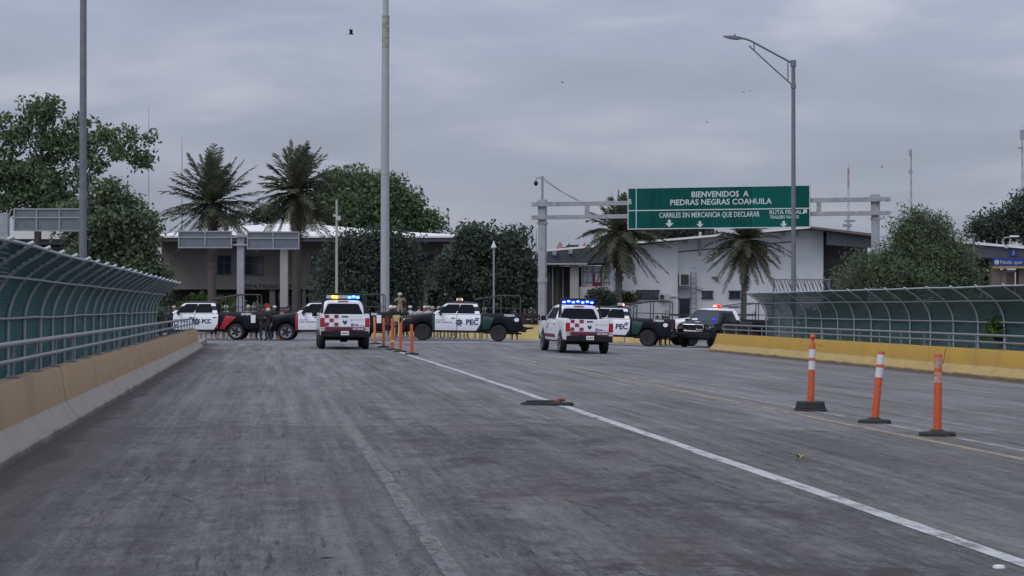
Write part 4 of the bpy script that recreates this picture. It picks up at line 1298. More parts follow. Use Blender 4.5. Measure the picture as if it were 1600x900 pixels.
# ------------------------------------------------------------------ gantry and signs
gl = at(847.5, 480, 130); gr = at(1368, 480, 124)
ez = 0.0
gdir = Vector((gr.x - gl.x, gr.y - gl.y, 0)); GW = gdir.length; gdir.normalize()
gn = Vector((gdir.y, -gdir.x, 0))     # towards the camera
t = thing('sign_gantry', 'long grey overhead gantry with twin beams on two square posts carrying the green sign', 'gantry', (gl.x, gl.y, fall(gl.x)), math.atan2(gdir.y, gdir.x))
zt = EYE + (480 - 319.5) / F * 130 - fall(gl.x); zl = EYE + (480 - 340) / F * 130 - fall(gl.x)
for x in (0, GW):
    b = MB(); b.box((x, 0, zl / 2), (.44, .44, zl)); b.box((x, 0, (zl + zt) / 2 + .1), (.5, .36, zt - zl + .4))
    b.box((x, 0, zl - .35), (.58, .5, .1)); b.box((x, 0, zt + .16), (.58, .62, .08)); b.box((x, 0, 3.6), (.5, .5, .3))
    b.build('post', M_['gantry'], t, bevel=.02)
for z in (zt, zl):
    b = MB(); b.box((GW / 2 + .15, -.28, z), (GW + 1.5, .16, .26)); b.build('beam', M_['gantry'], t, bevel=.015)
for px in (922, 1000, 1090, 1180, 1284):
    b = MB()
    x = (px - 847.5) / (1368 - 847.5) * GW
    b.box((x, -.28, (zt + zl) / 2), (.26, .14, zt - zl - .26))
    b.build('strut', M_['gantry'], t, bevel=.01)
# green sign
def gx(px): return (px - 847.5) / (1368 - 847.5) * GW
x0, x1 = gx(988.5), gx(1272.0)
sz1 = zt + .92; sz0 = zl - .74
# heights fitted at the middle of the sign
mD = 127.3
smid = (x0 + x1) / 2
st = thing('road_sign', 'wide green overhead sign reading BIENVENIDOS A PIEDRAS NEGRAS COAHUILA', 'road sign', t.location + Vector((gdir.x * smid + gn.x * .44, gdir.y * smid + gn.y * .44, 0)), math.atan2(gdir.y, gdir.x))
SW = x1 - x0
sz1 = EYE + (480 - 292.5) / F * mD - fall(gl.x); sz0 = EYE + (480 - 358) / F * mD - fall(gl.x)
SH = sz1 - sz0
b = MB(); b.box((0, 0, (sz0 + sz1) / 2), (SW, .06, SH)); b.build('panel', M_['sign_green'], st)
def sx(px): return (px - 1122) / (1262.5 - 981.5) * SW
def sz(py): return sz1 - (py - 292.5) / (358 - 292.5) * SH
b = MB(); w = .055
b.box((0, -.034, sz1 - w / 2), (SW, .012, w)); b.box((0, -.034, sz0 + w / 2), (SW, .012, w))
b.box((-SW / 2 + .025, -.034, (sz0 + sz1) / 2), (.05, .012, SH - 2 * w)); b.box((SW / 2 - .025, -.034, (sz0 + sz1) / 2), (.05, .012, SH - 2 * w))
b.box((sx(995), -.034, (sz0 + sz1) / 2), (.05, .012, SH - 2 * w))
b.box((.0, -.037, sz(328.5)), (SW - .1, .012, .06))
b.build('border_lines', M_['sign_white'], st)
R_, U_ = (1, 0, 0), (0, 0, 1)
def sgn(s, px, py, size, wpx, off=.008, sp=1.0):
    text(s, size, M_['sign_white'], st, (sx(px), -.04, sz(py + (px - 1122) / 140 * 2.4)), R_, U_, offset=off, width=wpx / 281 * SW, name='lettering', space=sp)
sgn('BIENVENIDOS  A', 1125, 305, .48, 88, .010)
sgn('PIEDRAS NEGRAS COAHUILA', 1126, 317, .48, 156, .008)
sgn('CARRILES SIN MERCANCIA QUE DECLARAR', 1108.5, 337, .44, 155, .005)
sgn('RUTA FISCAL', 1225.5, 332.5, .34, 49, .005)
sgn('TRAILERS VACIOS', 1223.5, 340, .27, 44, .004)
sgn('IR', 985, 317, .46, 6, .008)
def arrow(px, py, s, rot=0):
    poly = [(-.11, .26), (.11, .26), (.11, .02), (.3, .02), (0, -.27), (-.3, .02), (-.11, .02)]
    c, s_ = math.cos(rot), math.sin(rot)
    poly = [((x * c - y * s_) * s, (x * s_ + y * c) * s) for x, y in poly]
    MB().prism(poly, (0, -.008, 0), (sx(px), -.036, sz(py + (px - 1122) / 140 * 2.4)), R_, U_).build('arrow', M_['sign_white'], st)
arrow(1047, 350.5, .85); arrow(1094.5, 351.5, .72); arrow(1222.5, 350.5, .72); arrow(1254.5, 331, .62, math.radians(135))
# cctv mast on top of the gantry post
cb = Vector((gl.x, gl.y, t.location.z + zt + .2))
ct = thing('security_camera', 'dome security camera hanging from a short mast on the gantry post', 'security camera', cb)
MB().tube([(0, 0, 0), (0, 0, 1.55)], .075, 10).build('mast', M_['steel'], ct, smooth=50)
MB().tube([(0, 0, 1.38), (-.25, 0, 1.46), (-.38, 0, 1.4), (-.4, 0, 1.28)], .03, 8).build('arm', M_['steel_dark'], ct, smooth=50)
MB().lathe([(.0, .14), (.09, .12), (.12, .02), (.13, -.02), (.11, -.1), (.06, -.16), (0, -.18)], 14, Matrix.Translation((-.4, 0, 1.12))).build('dome', M_['black_plastic'], ct, smooth=50)
b = MB()
for dz, ex in ((1.42, 2.2), (1.30, 2.35)):
    pts = [Vector((.08, 0, dz)) * (1 - u) + Vector((ex, -.1, .02)) * u + Vector((0, 0, -.08 * math.sin(PI * u))) for u in np.linspace(0, 1, 8)]
    b.tube(pts, .014, 5)
b.build('stay_cable', M_['cable'], ct)
# sign backs
def sign_back(label, px_post, D, panels, post_top, post_w=.4, group='road signs seen from the back'):
    pp = ground(px_post, D)
    t = thing('road_sign', label, 'road sign', pp, -YAW, group)
    s = F / D
    X = lambda px: (px - px_post) / s
    Z = lambda py: EYE + (480 - py) / s - pp.z
    MB().box((0, 0, Z(post_top) / 2), (post_w, post_w, Z(post_top))).build('post', M_['gantry'], t, bevel=.02)
    for (a, c, y0, y1, nb) in panels:
        b = MB(); b.box(((X(a) + X(c)) / 2, -.36, (Z(y0) + Z(y1)) / 2), (X(c) - X(a), .05, Z(y0) - Z(y1)))
        po = b.build('panel', M_['sign_back'], t)
        r = MB(); w = .075
        for z in (Z(y0) - w / 2, Z(y1) + w / 2, (Z(y0) + Z(y1)) / 2 + .12): r.box(((X(a) + X(c)) / 2, -.42, z), (X(c) - X(a), .07, w))
        for i in range(nb + 1):
            x = X(a) + (X(c) - X(a)) * i / nb
            x = min(max(x, X(a) + w / 2), X(c) - w / 2)
            r.box((x, -.425, (Z(y0) + Z(y1)) / 2), (w, .075, Z(y0) - Z(y1)))
        r.build('frame', M_['steel'], po)
    lo = min(a for a, *_ in panels); hi = max(c for _, c, *_ in panels)
    y0, y1 = panels[0][2], panels[0][3]
    b = MB()
    for f_ in (.3, .8): b.box(((X(lo) + X(hi)) / 2, -.27, Z(y0 + (y1 - y0) * f_)), (X(hi) - X(lo) - .1, .12, .12))
    b.build('cross_beam', M_['gantry'], t)
    return t
sign_back('pair of grey sign backs on one central post before the white roofed building', 376, 124, [(280, 364, 361, 388, 2), (387, 469, 362, 390, 2)], 364)
sign_back('single grey sign back beside the galvanised lamp post above the teal fence', 6, 112, [(24, 131, 326, 362, 3)], 333, .5)

# ------------------------------------------------------------------ poles and lamps
def bridge_lamp(label, pos, top_z, arm_side, r0=.11, r1=.085):
    t = thing('street_lamp', label, 'street lamp', pos, -YAW, 'bridge street lamps')
    H = top_z - pos.z
    MB().tube([(0, 0, -.6), (0, 0, H * .5), (0, 0, H)], [r0, (r0 + r1) / 2, r1], 12).build('pole', M_['steel_dark'], t, smooth=50)
    a = arm_side
    s = 35.6
    b = MB()
    b.tube([(0, 0, H - .12), (a * 1.0, 0, H + .42), (a * 1.85, 0, H + .88), (a * 2.1, 0, H + .98), (a * 2.4, 0, H + 1.02)], .045, 8)
    b.tube([(0, 0, H - 1.1), (a * .9, 0, H - .3), (a * 1.85, 0, H + .58), (a * 1.95, 0, H + .68)], .032, 8)
    b.tube([(a * .24, 0, H - .88), (a * .24, 0, H - .02)], .026, 6); b.tube([(a * 1.72, 0, H + .5), (a * 1.74, 0, H + .80)], .026, 6)
    b.tube([(0, 0, H - .25), (0, 0, H + .03)], .13, 10); b.tube([(0, 0, H - 1.2), (0, 0, H - 1.0)], .12, 10)
    b.build('arm', M_['steel_dark'], t, smooth=50)
    b = MB()
    b.loft([[(a * x, w * .17, 1.02 + H + z0), (a * x, w * .17, 1.02 + H + z1), (a * x, -w * .17, 1.02 + H + z1), (a * x, -w * .17, 1.02 + H + z0)] for x, w, z0, z1 in ((2.3, .5, -.06, .04), (2.5, 1, -.08, .06), (2.8, .95, -.03, .09), (3.08, .4, .04, .09))])
    b.tube([(a * 2.58, 0, H + 1.06), (a * 2.58, 0, H + 1.19)], .04, 8)
    b.build('lamp_head', M_['steel_dark'], t, smooth=30)
    return t
pr = at(1240, 480, 93)
bridge_lamp('tall grey street lamp whose long braced arm reaches over the green sign', Vector((pr.x, pr.y, -.3)), EYE + (480 - 95) / F * 93, -1, .115, .085)
plf = at(138, 480, 59); plf.x = -5.25
bridge_lamp('tall grey street lamp post rising behind the teal mesh fence', Vector((plf.x, plf.y, -.1)), 12.6, 1, .115, .085)
# white mast
p = ground(601.5, 116)
t = thing('flag_mast', 'tall pale mast with a rusty band standing behind the white pickup', 'mast', p)
Hs = lambda py: EYE + (480 - py) / F * 116 - p.z
MB().tube([(0, 0, 0), (0, 0, Hs(272)), (.03, 0, Hs(75))], [.25, .232, .205], 20).build('lower_shaft', M_['mast_paint'], t, smooth=50)
MB().tube([(.03, 0, Hs(75)), (.035, 0, Hs(24))], [.207, .205], 20).build('rusty_band', M_['rust'], t, smooth=50)
MB().tube([(.035, 0, Hs(24)), (.05, 0, Hs(-260))], [.165, .13], 20).build('upper_shaft', M_['mast_paint'], t, smooth=50)
MB().tube([(0, 0, Hs(273)), (0, 0, Hs(271))], [.25, .25], 20).build('collar', M_['mast_paint'], t, smooth=50)
# slender twin arm lamp
p = ground(526, 121)
t = thing('street_lamp', 'slender pale street lamp with two thin raised arms beside the ragged palm', 'street lamp', p, -YAW)
s = F / 121; Z = lambda py: EYE + (480 - py) / s - p.z; X = lambda px: (px - 526) / s
MB().tube([(0, 0, 0), (0, 0, Z(312))], [.085, .06], 10).build('pole', M_['column'], t, smooth=50)
for pts in ([(526, 313), (518, 296), (510, 284), (503, 280)], [(526, 313), (531, 306), (537, 299), (541, 295)]):
    MB().tube([(X(a), 0, Z(c)) for a, c in pts], .012, 6).build('arm', M_['steel_dark'], t, smooth=50)
    a, c = pts[-1]
    dx = -.14 if a < 526 else .14
    MB().loft([[(X(a) + dx * k, w, Z(c) + h) for w, h in ((-.1 * f_, -.03), (.1 * f_, -.03), (.08 * f_, .05), (-.08 * f_, .05))] for k, f_ in ((0, .6), (.6, 1), (1.6, .7))]).build('lamp_head', M_['steel_dark'], t)
b = MB(); b.box((.1, -.05, Z(341)), (.26, .25, .26)); b.box((-.12, 0, Z(337)), (.16, .2, .14)); b.build('camera_box', M_['ac_white'], t, bevel=.02)
# small cone topped lamp
p = ground(771.5, 124)
t = thing('street_lamp', 'thin pale lamp post with a small cone shaped head before the dark bushy tree', 'street lamp', p)
s = F / 124; Z = lambda py: EYE + (480 - py) / s - p.z
MB().tube([(0, 0, 0), (0, 0, Z(388))], .055, 10).build('pole', M_['steel'], t, smooth=50)
MB().lathe([(.13, Z(388)), (.17, Z(386.5)), (.05, Z(379)), (.02, Z(376)), (0, Z(376))], 12).build('lamp_head', M_['sign_white'], t, smooth=40)
# lattice towers and antennas
def lattice(label, px, D, py_top, w_px, py_base=470, red=False, extras=()):
    p = at(px, 480, D); s = F / D
    t = thing('radio_tower', label, 'radio tower', (p.x, p.y, -.5))
    H = EYE + (480 - py_top) / s + .5
    wb, wt = w_px / s, w_px / s * .35
    n = 14
    parts = ((MB(), 'tower_red'), (MB(), 'tower_white')) if red else ((MB(), 'tower_grey'),)
    for i in range(n):
        mb = parts[(i // 2) % len(parts)][0]
        z0, z1 = H * i / n, H * (i + 1) / n
        f0, f1 = i / n, (i + 1) / n
        r0, r1 = (wb + (wt - wb) * f0) / 2, (wb + (wt - wb) * f1) / 2
        c0 = [Vector((r0 * math.cos(a), r0 * math.sin(a), z0)) for a in (.5, .5 + 2.094, .5 + 4.189)]
        c1 = [Vector((r1 * math.cos(a), r1 * math.sin(a), z1)) for a in (.5, .5 + 2.094, .5 + 4.189)]
        rr = .35 / s
        for k in range(3):
            mb.tube([c0[k], c1[k]], rr, 4); mb.tube([c0[k], c1[(k + 1) % 3]], rr * .6, 4); mb.tube([c0[k], c0[(k + 1) % 3]], rr * .6, 4)
    for mb, key in parts: mb.build('lattice_section', M_[key], t)
    MB().tube([(0, 0, H), (0, 0, H + 10 / s)], .25 / s, 5).build('antenna_rod', M_['tower_grey'], t)
    if extras:
        for py, dx, w, h in extras:
            e_ = MB(); e_.box((dx / s, 0, EYE + (480 - py) / s + .5), (w / s, w / s, h / s))
            e_.build('antenna_panel', M_['tower_grey'], t)
    return t
lattice('red and white lattice radio tower rising behind the gantry beam', 1326, 420, 262, 7, red=True, extras=((345, 2, 14, 3), (352, -2, 12, 4)))
lattice('pale grey lattice radio tower above the feathery green tree', 1424, 460, 240, 5, extras=((238, -1, 4, 9), (268, -1, 5, 5)))
lattice('grey lattice radio tower cut by the picture edge above the far trees', 1598, 420, 204, 7, extras=((231, -4, 6, 2), (210, 0, 6, 14)))
def whip(label, px, D, py_top, r=.06):
    p = at(px, 480, D)
    H = EYE + (480 - py_top) / F * D + .5
    o = MB().tube([(0, 0, 0), (0, 0, H * .75), (0, 0, H)], [r, r * .8, r * .4], 6).build('antenna_mast', M_['tower_grey'])
    o.location = (p.x, p.y, -.5)
    return tag(o, label, 'antenna', 'thin antenna masts')
whip('very thin antenna mast just beyond the big leafy tree', 232, 190, 165, .045)
whip('thin antenna mast behind the fronds of the upright palm', 284, 260, 214, .09)
whip('short antenna mast at the far edge of the palm trunk above the white roof', 485, 185, 323, .05)
whip('short dark antenna mast by the gantry post above the dark tree', 838, 190, 357, .07)

# ------------------------------------------------------------------ buildings
def frame_at(px, D):
    p = ground(px, D)
    s = F / D
    return p, s, (lambda q: (q - px) / s), (lambda q: EYE + (480 - q) / s - p.z)
# left building with the white hipped roof
p, s, X, Z = frame_at(470, 152)
t = thing('customs_building', 'two storey grey building with a wide white hipped roof behind the palms', 'building', p, -YAW)
x0, x1 = X(250), X(724)
dep = 17.0
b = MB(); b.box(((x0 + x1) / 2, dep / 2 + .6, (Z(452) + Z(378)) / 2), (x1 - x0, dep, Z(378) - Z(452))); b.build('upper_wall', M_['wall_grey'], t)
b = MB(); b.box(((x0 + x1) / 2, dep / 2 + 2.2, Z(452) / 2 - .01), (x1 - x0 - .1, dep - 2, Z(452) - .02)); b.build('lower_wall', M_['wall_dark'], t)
ex0, ex1 = X(244), X(742); ze = Z(372.5); zr = Z(343.5)
b = MB()
b.loft([[(ex0, -1.6, ze - .28), (ex1, -1.6, ze - .28), (ex1, dep + 2.5, ze - .28), (ex0, dep + 2.5, ze - .28)],
        [(ex0, -1.6, ze - .02), (ex1, -1.6, ze - .02), (ex1, dep + 2.5, ze - .02), (ex0, dep + 2.5, ze - .02)]])
fo = b.build('fascia', M_['fascia'], t)
b = MB()
cx = X(437); 
b.loft([[(ex0 - .1, -1.7, ze), (ex1 + .1, -1.7, ze), (ex1 + .1, dep + 2.6, ze), (ex0 - .1, dep + 2.6, ze)],
        [(ex0 - .1, -1.7, ze + .14), (ex1 + .1, -1.7, ze + .14), (ex1 + .1, dep + 2.6, ze + .14), (ex0 - .1, dep + 2.6, ze + .14)],
        [(X(300), 2.5, Z(356)), (X(590), 2.5, Z(358)), (X(590), dep - 2, Z(358)), (X(300), dep - 2, Z(356))],
        [(cx - 1.2, 7, zr), (cx + 1.4, 7, zr), (cx + 1.4, 10, zr), (cx - 1.2, 10, zr)]])
ro = b.build('roof', M_['roof_white'], t)
prof = [(.75 * math.cos(a), .42 * math.sin(a)) for a in np.linspace(0, PI / 2, 7)]
b = MB().lathe([(.82, 0), (.82, .06)] + [(r, z + .06) for r, z in prof], 20, Matrix.Translation((cx + .05, 8, zr - .04)))
for k in range(10):
    a = k * PI / 5
    b.tube([(cx + .05 + r * 1.01 * math.cos(a), 8 + r * 1.01 * math.sin(a), zr + .02 + z * 1.02) for r, z in prof[:-1]], .018, 4)
b.build('skylight_dome', M_['dome_cream'], ro, smooth=30)
for k, (a, c, y0, y1) in enumerate(((338, 359, 399, 428), (381, 409, 400, 429), (486, 520, 400, 428), (543, 575, 400, 428), (652, 676, 398, 426))):
    w = MB(); w.box(((X(a) + X(c)) / 2, .58, (Z(y0) + Z(y1)) / 2), (X(c) - X(a), .08, Z(y0) - Z(y1))); wo = w.build('window', M_['window_dark'], t)
    fr = MB()
    for z in (Z(y0), Z(y1), (Z(y0) + Z(y1)) / 2 + .15): fr.box(((X(a) + X(c)) / 2, .54, z), (X(c) - X(a) + .12, .06, .07))
    for x in (X(a), (X(a) + X(c)) / 2, X(c)): fr.box((x, .545, (Z(y0) + Z(y1)) / 2), (.07, .05, Z(y0) - Z(y1)))
    fr.build('window_frame', M_['frame_dark'], wo)
for a in (445.5, 566, 700):
    b = MB(); b.box((X(a), -.6, ze / 2 - .2), ((12) / s, .55, ze - .4)); co = b.build('column', M_['column'], t, bevel=.02)
    b = MB(); b.box((X(a), -.6, Z(481)), (12.6 / s, .6, 2 / s)); b.build('dark_band', M_['frame_dark'], co)
    b = MB(); b.box((X(a), -.6, Z(485)), (13 / s, .62, 3.5 / s)); b.build('red_band', M_['brick_red'], co)
for a, c in ((310, 316), (419, 428), (470, 476), (520, 526), (600, 606), (660, 668)):
    b = MB(); b.box(((X(a) + X(c)) / 2, .95, Z(453) / 2), (X(c) - X(a), .35, Z(453))); b.build('pier', M_['wall_grey'], t)
for a, c in ((322, 362), (432, 466), (480, 516), (530, 596), (610, 655)):
    b = MB(); b.box(((X(a) + X(c)) / 2, 1.14, Z(458) / 2), (X(c) - X(a), .08, Z(458))); b.build('window', M_['window_dark'], t)
text('REPATRIACION', .42, M_['frame_dark'], t, (X(416), .585, Z(447.5)), R_, U_, offset=.01, width=(458 - 374) / s, ext=.02)

# far left low canopy roof
p, s, X, Z = frame_at(40, 150)
t = thing('canopy_building', 'low building with a stained cream roof edge behind the grey sign back', 'building', p, -YAW)
MB().box((X(20), 4, Z(368)), (X(108) - X(-70), 9, .55)).build('roof', M_['roof_white'], t, bevel=.03)
MB().box((X(20), 4, Z(378.5)), (X(104) - X(-66), 8.6, .32)).build('fascia', M_['fascia'], t)
b = MB()
MB().box((X(20), 5, Z(384) / 2), (X(100) - X(-60), 6.5, Z(384))).build('wall', M_['wall_grey'], t)

# white block building on the far side
p, s, X, Z = frame_at(1150, 150)
t = thing('warehouse_building', 'white block building with a slanting roofline behind the green sign', 'building', p, -YAW)
b = MB()
b.prism([(X(952), 0), (X(1059), 0), (X(1059), Z(377)), (X(952), Z(388))], (0, 10, 0), (0, 0, 0)); wall1 = b.build('wall', M_['white_block'], t)
b = MB()
b.prism([(X(1059), 0), (X(1288), 0), (X(1288), Z(360)), (X(1262), Z(359)), (X(1059), Z(376))], (0, 9.5, 0), (0, .45, 0)); b.build('wall', M_['white_block'], t)
# set-back upper band with a dark drip line
b = MB(); b.prism([(X(1061), Z(394)), (X(1240), Z(378)), (X(1240), Z(376.4)), (X(1061), Z(392.4))], (0, .12, 0), (0, .38, 0)); b.build('drip_ledge', M_['fascia_gray'], t)
b = MB()
b.prism([(X(855), Z(393.5)), (X(1262), Z(357.5)), (X(1262), Z(354.5)), (X(855), Z(390.5))], (0, 12.5, 0), (0, -1.4, 0)); ro = b.build('roof', M_['roof_white'], t)
b = MB()
b.prism([(X(1262), Z(357.5)), (X(1364), Z(371)), (X(1364), Z(366.5)), (X(1262), Z(354.6))], (0, 12.5, 0), (0, -1.4, 0)); b.build('dark_roof', M_['brown_wall'], t)
b = MB(); b.prism([(X(1289), Z(383)), (X(1360), Z(388)), (X(1360), Z(371.8)), (X(1289), Z(361.5))], (0, .2, 0), (0, -.9, 0)); b.build('fascia', M_['fascia_gray'], t)
b = MB(); b.box((X(1325), 5, Z(366) / 2), (X(1362) - X(1290), 7, Z(374))); b.build('porch_wall', M_['wall_dark'], t)
for k, a in enumerate((1072, 1225, 1246, 1308)):
    b = MB(); b.box((X(a), -.2 if a > 1250 else .2, Z(366 + (k == 0) * 11)), (.28, .28, .24)); b.build('flood_light', M_['steel'], t, bevel=.03)
def win(a, c, y0, y1, y=-.03, bars=2, nm='window'):
    w = MB(); w.box(((X(a) + X(c)) / 2, y, (Z(y0) + Z(y1)) / 2), (X(c) - X(a), .10, Z(y0) - Z(y1))); wo = w.build(nm, M_['window_dark'], t)
    f_ = MB()
    for z in (Z(y0), Z(y1)): f_.box(((X(a) + X(c)) / 2, y - .03, z), (X(c) - X(a) + .16, .1, .09))
    for i in range(bars + 1): f_.box((X(a) + (X(c) - X(a)) * i / bars, y - .035, (Z(y0) + Z(y1)) / 2), (.06, .09, Z(y0) - Z(y1)))
    f_.build('window_frame', M_['frame_dark'], wo)
    return wo
win(996, 1029, 454, 467, -.03, 4)
win(1098.5, 1113.5, 455, 466, .42)
win(1141, 1157, 455, 466, .42)
win(1063, 1078, 467, 500, .42, 1, 'door')
b = MB(); b.box((X(1069), .1, Z(437)), (16 / s, .7, 20 / s)); ac = b.build('window_cooler', M_['ac_white'], t, bevel=.03)
b = MB(); b.box((X(1069.5), -.26, Z(437)), (12 / s, .04, 16 / s)); b.build('cooler_grille', M_['frame_dark'], ac)
b = MB(); b.box((X(1069), .0, Z(449)), (20 / s, .9, .08)); b.build('cooler_shelf', M_['steel_dark'], t)
b = MB(); b.box((X(1037), -.25, Z(464)), (16 / s, .4, 10 / s)); au = b.build('air_conditioner', M_['ac_white'], t, bevel=.03)
MB().lathe([(0, 0), (.16, 0), (.17, .03), (.13, .04), (0, .04)], 16, Matrix.Translation((X(1033.5), -.45, Z(464))) @ Matrix.Rotation(PI / 2, 4, 'X')).build('fan_grille', M_['frame_dark'], au)
b = MB(); b.tube([(X(1048), -.06, Z(464)), (X(1058), -.06, Z(464))], .03, 6); b.build('drain_pipe', M_['steel_dark'], t)
b = MB(); b.tube([(X(1095), .38, Z(362)), (X(1095), .38, Z(399))], .09, 8); b.build('vent_pipe', M_['column'], t, smooth=50)
b = MB()
for a in (1080, 1088): b.tube([(X(a), .2, 0), (X(a), .2, Z(425))], .028, 6)
for k in range(14): b.tube([(X(1080), .2, .35 + k * .36), (X(1088), .2, .35 + k * .36)], .018, 5)
b.build('wall_ladder', M_['steel_dark'], t)
b = MB(); b.box((X(1118.5), .3, Z(434)), (.2, .5, .12), (.0, .5, .8)); b.tube([(X(1121), .42, Z(437)), (X(1123), .3, Z(441))], .05, 6); b.build('wall_lamp', M_['steel_dark'], t)
b = MB(); b.box((X(1093), .35, Z(449.5)), (.3, .22, .22)); b.build('wall_box', M_['ac_white'], t, bevel=.02)
b = MB(); b.prism([(X(1045), Z(493.5)), (X(1180), Z(493.5)), (X(1180), Z(490.5)), (X(1045), Z(490.5))], (0, .12, 0), (0, -.75, 0)); b.build('guard_rail', M_['frame_dark'], t)

# canopy with booth at its end
p, s, X, Z = frame_at(905, 146)
t = thing('inspection_canopy', 'dark grey inspection canopy with pale round columns between gantry post and palm', 'building', p, -YAW)
b = MB(); b.prism([(X(846), Z(413)), (X(952), Z(411)), (X(952), Z(386)), (X(846), Z(394.5))], (0, 8, 0), (0, -.6, 0)); b.build('fascia', M_['fascia_gray'], t)
b = MB(); b.box((X(882), -.64, Z(412.6)), (X(918) - X(846), .1, 2.2 / s)); b.build('gutter', M_['ac_white'], t)
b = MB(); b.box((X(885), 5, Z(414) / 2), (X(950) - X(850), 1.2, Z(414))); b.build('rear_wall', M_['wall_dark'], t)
for a, w in ((864, 2.0), (880, 1.6), (872, 5)):
    b = MB(); b.tube([(X(a), .5, 0), (X(a), .5, Z(413))], w / s / 2, 12); b.build('post', M_['steel'] if w < 3 else M_['wall_dark'], t, smooth=50)
b = MB(); b.box((X(897.5), .2, Z(413) / 2), (13.5 / s, .6, Z(413))); b.build('column', M_['column'], t, bevel=.03)
b = MB(); b.box((X(932), .9, Z(448) / 2), (X(958) - X(905), 1.6, Z(448))); bo = b.build('booth_wall', M_['white_wall'], t)
b = MB(); b.box((X(933), 1.0, (Z(415) + Z(448)) / 2), (X(956) - X(908), 1.4, Z(415) - Z(448) - .02)); b.build('booth_glass', M_['sign_white'], t)
b = MB()
for a in (911.5, 918, 927, 941, 952): b.box((X(a), .26, (Z(415) + Z(448)) / 2), (.06, .06, Z(415) - Z(448)))
for y in (425, 441): b.box((X(932), .27, Z(y)), (X(955) - X(910), .06, .07))
b.build('booth_frame', M_['gray_print'], t)
b = MB(); b.box((X(933), .2, Z(437)), (14 / s, .06, 20 / s)); b.build('booth_poster', M_['maroon'], t)
b = MB(); b.box((X(934), .15, Z(434)), (8 / s, .05, 14 / s)); b.build('booth_notice', M_['lens_gray'], t)
b = MB(); b.tube([(X(911), .2, Z(445)), (X(920), .2, Z(448.5)), (X(955), .2, Z(448.5))], .06, 6); b.tube([(X(911), .2, Z(442)), (X(924), .2, Z(448))], .05, 6); b.build('red_edging', M_['pale_red_print'], t)
b = MB(); b.tube([(X(934), -.3, 0), (X(934), -.3, Z(449))], .05, 8); b.build('sign_pole', M_['steel_dark'], t, smooth=50)
b = MB()
for a, y in ((866, 396), (891, 393.5)): b.box((X(a), -.75, Z(y)), (.28, .2, .3))
b.build('flood_light', M_['steel'], t)
# red roof ornaments of a church like gable beyond
p, s, X, Z = frame_at(895, 175)
t = thing('gabled_facade', 'pale stepped gable with two small red bell finials beyond the dark canopy', 'building', p, -YAW)
b = MB(); b.prism([(X(866), 0), (X(930), 0), (X(930), Z(386)), (X(904), Z(386)), (X(903), Z(384.5)), (X(887), Z(384.5)), (X(884), Z(388)), (X(870), Z(388.5))], (0, .6, 0), (0, 0, 0)); b.build('gable_wall', M_['white_wall'], t)
b = MB(); b.tube([(X(870), -.05, Z(388)), (X(883), -.05, Z(387.5)), (X(887), -.05, Z(384)), (X(903), -.05, Z(384)), (X(904), -.05, Z(386))], .08, 6)
for a, y in ((889, 381), (894, 383), (903, 382)): b.tube([(X(a), 0, Z(385)), (X(a), 0, Z(y))], .07, 6)
b.build('coping', M_['frame_dark'], t)
for a, y, k in ((875, 388, 1.0), (913, 386, .7)):
    MB().lathe([(.30 * k, 0), (.26 * k, .12 * k), (.17 * k, .2 * k), (.16 * k, .38 * k), (.08 * k, .47 * k), (.02 * k, .55 * k), (.02 * k, .62 * k), (0, .62 * k)], 12, Matrix.Translation((X(a), .1, Z(y)))).build('bell_finial', M_['tower_red'], t, smooth=40)

# toll canopy at the far side
p, s, X, Z = frame_at(1560, 140)
t = thing('toll_canopy', 'grey toll canopy with blue lane signs at the picture edge beyond the green fence', 'building', p, -YAW)
b = MB(); b.prism([(X(1488), Z(379.5)), (X(1720), Z(399)), (X(1720), Z(395.5)), (X(1488), Z(376))], (0, 9, 0), (0, -.5, 0)); b.build('roof_edge', M_['roof_white'], t)
b = MB(); b.prism([(X(1490), Z(399)), (X(1718), Z(417)), (X(1718), Z(399.2)), (X(1490), Z(379.7))], (0, 8.5, 0), (0, -.3, 0)); b.build('fascia', M_['fascia_gray'], t)
b = MB(); b.box((X(1535), 3, (Z(400) + Z(416)) / 2), (X(1552) - X(1500), 1, Z(400) - Z(417))); b.build('lintel', M_['wall_dark'], t)
for a, c in ((1549, 1563), (1592, 1606), (1660, 1676)):
    b = MB(); b.box(((X(a) + X(c)) / 2, .4, Z(404) / 2), (X(c) - X(a), .9, Z(404))); b.build('column', M_['brown_wall'], t, bevel=.03)
b = MB(); b.box((X(1568), .3, Z(424) / 2), (10 / s, .5, Z(424))); b.build('column_face', M_['wall_grey'], t)
b = MB(); b.box((X(1580), 1.8, Z(425) / 2), (22 / s, 1.8, Z(425))); bo = b.build('pink_booth', M_['pink'], t, bevel=.04)
b = MB(); b.box((X(1580), 1.7, Z(423.5)), (25 / s, 2.2, .16)); b.build('booth_roof', M_['ac_white'], bo)
b = MB(); b.box((X(1610), -.42, Z(409.5)), (X(1671) - X(1549), .1, Z(403) - Z(416))); sg = b.build('blue_sign', M_['sign_blue'], t)
b = MB(); b.box((X(1610), -.42, Z(417.9)), (X(1671) - X(1549), .1, Z(416) - Z(419.6))); b.build('yellow_strip', M_['sign_yellow'], t)
MB().prism([(.15 * math.cos(a), .15 * math.sin(a)) for a in np.linspace(0, 2 * PI, 17)[:-1]], (0, -.01, 0), (X(1555), -.474, Z(410)), R_, U_).build('info_disc', M_['sign_white'], sg)
text('i', .24, M_['sign_blue'], sg, (X(1555), -.487, Z(410)), R_, U_, offset=.012)
text('Nada que declarar', .34, M_['lens_gray'], sg, (X(1560), -.473, Z(410)), R_, U_, 'LEFT', width=(1626 - 1560) / s)
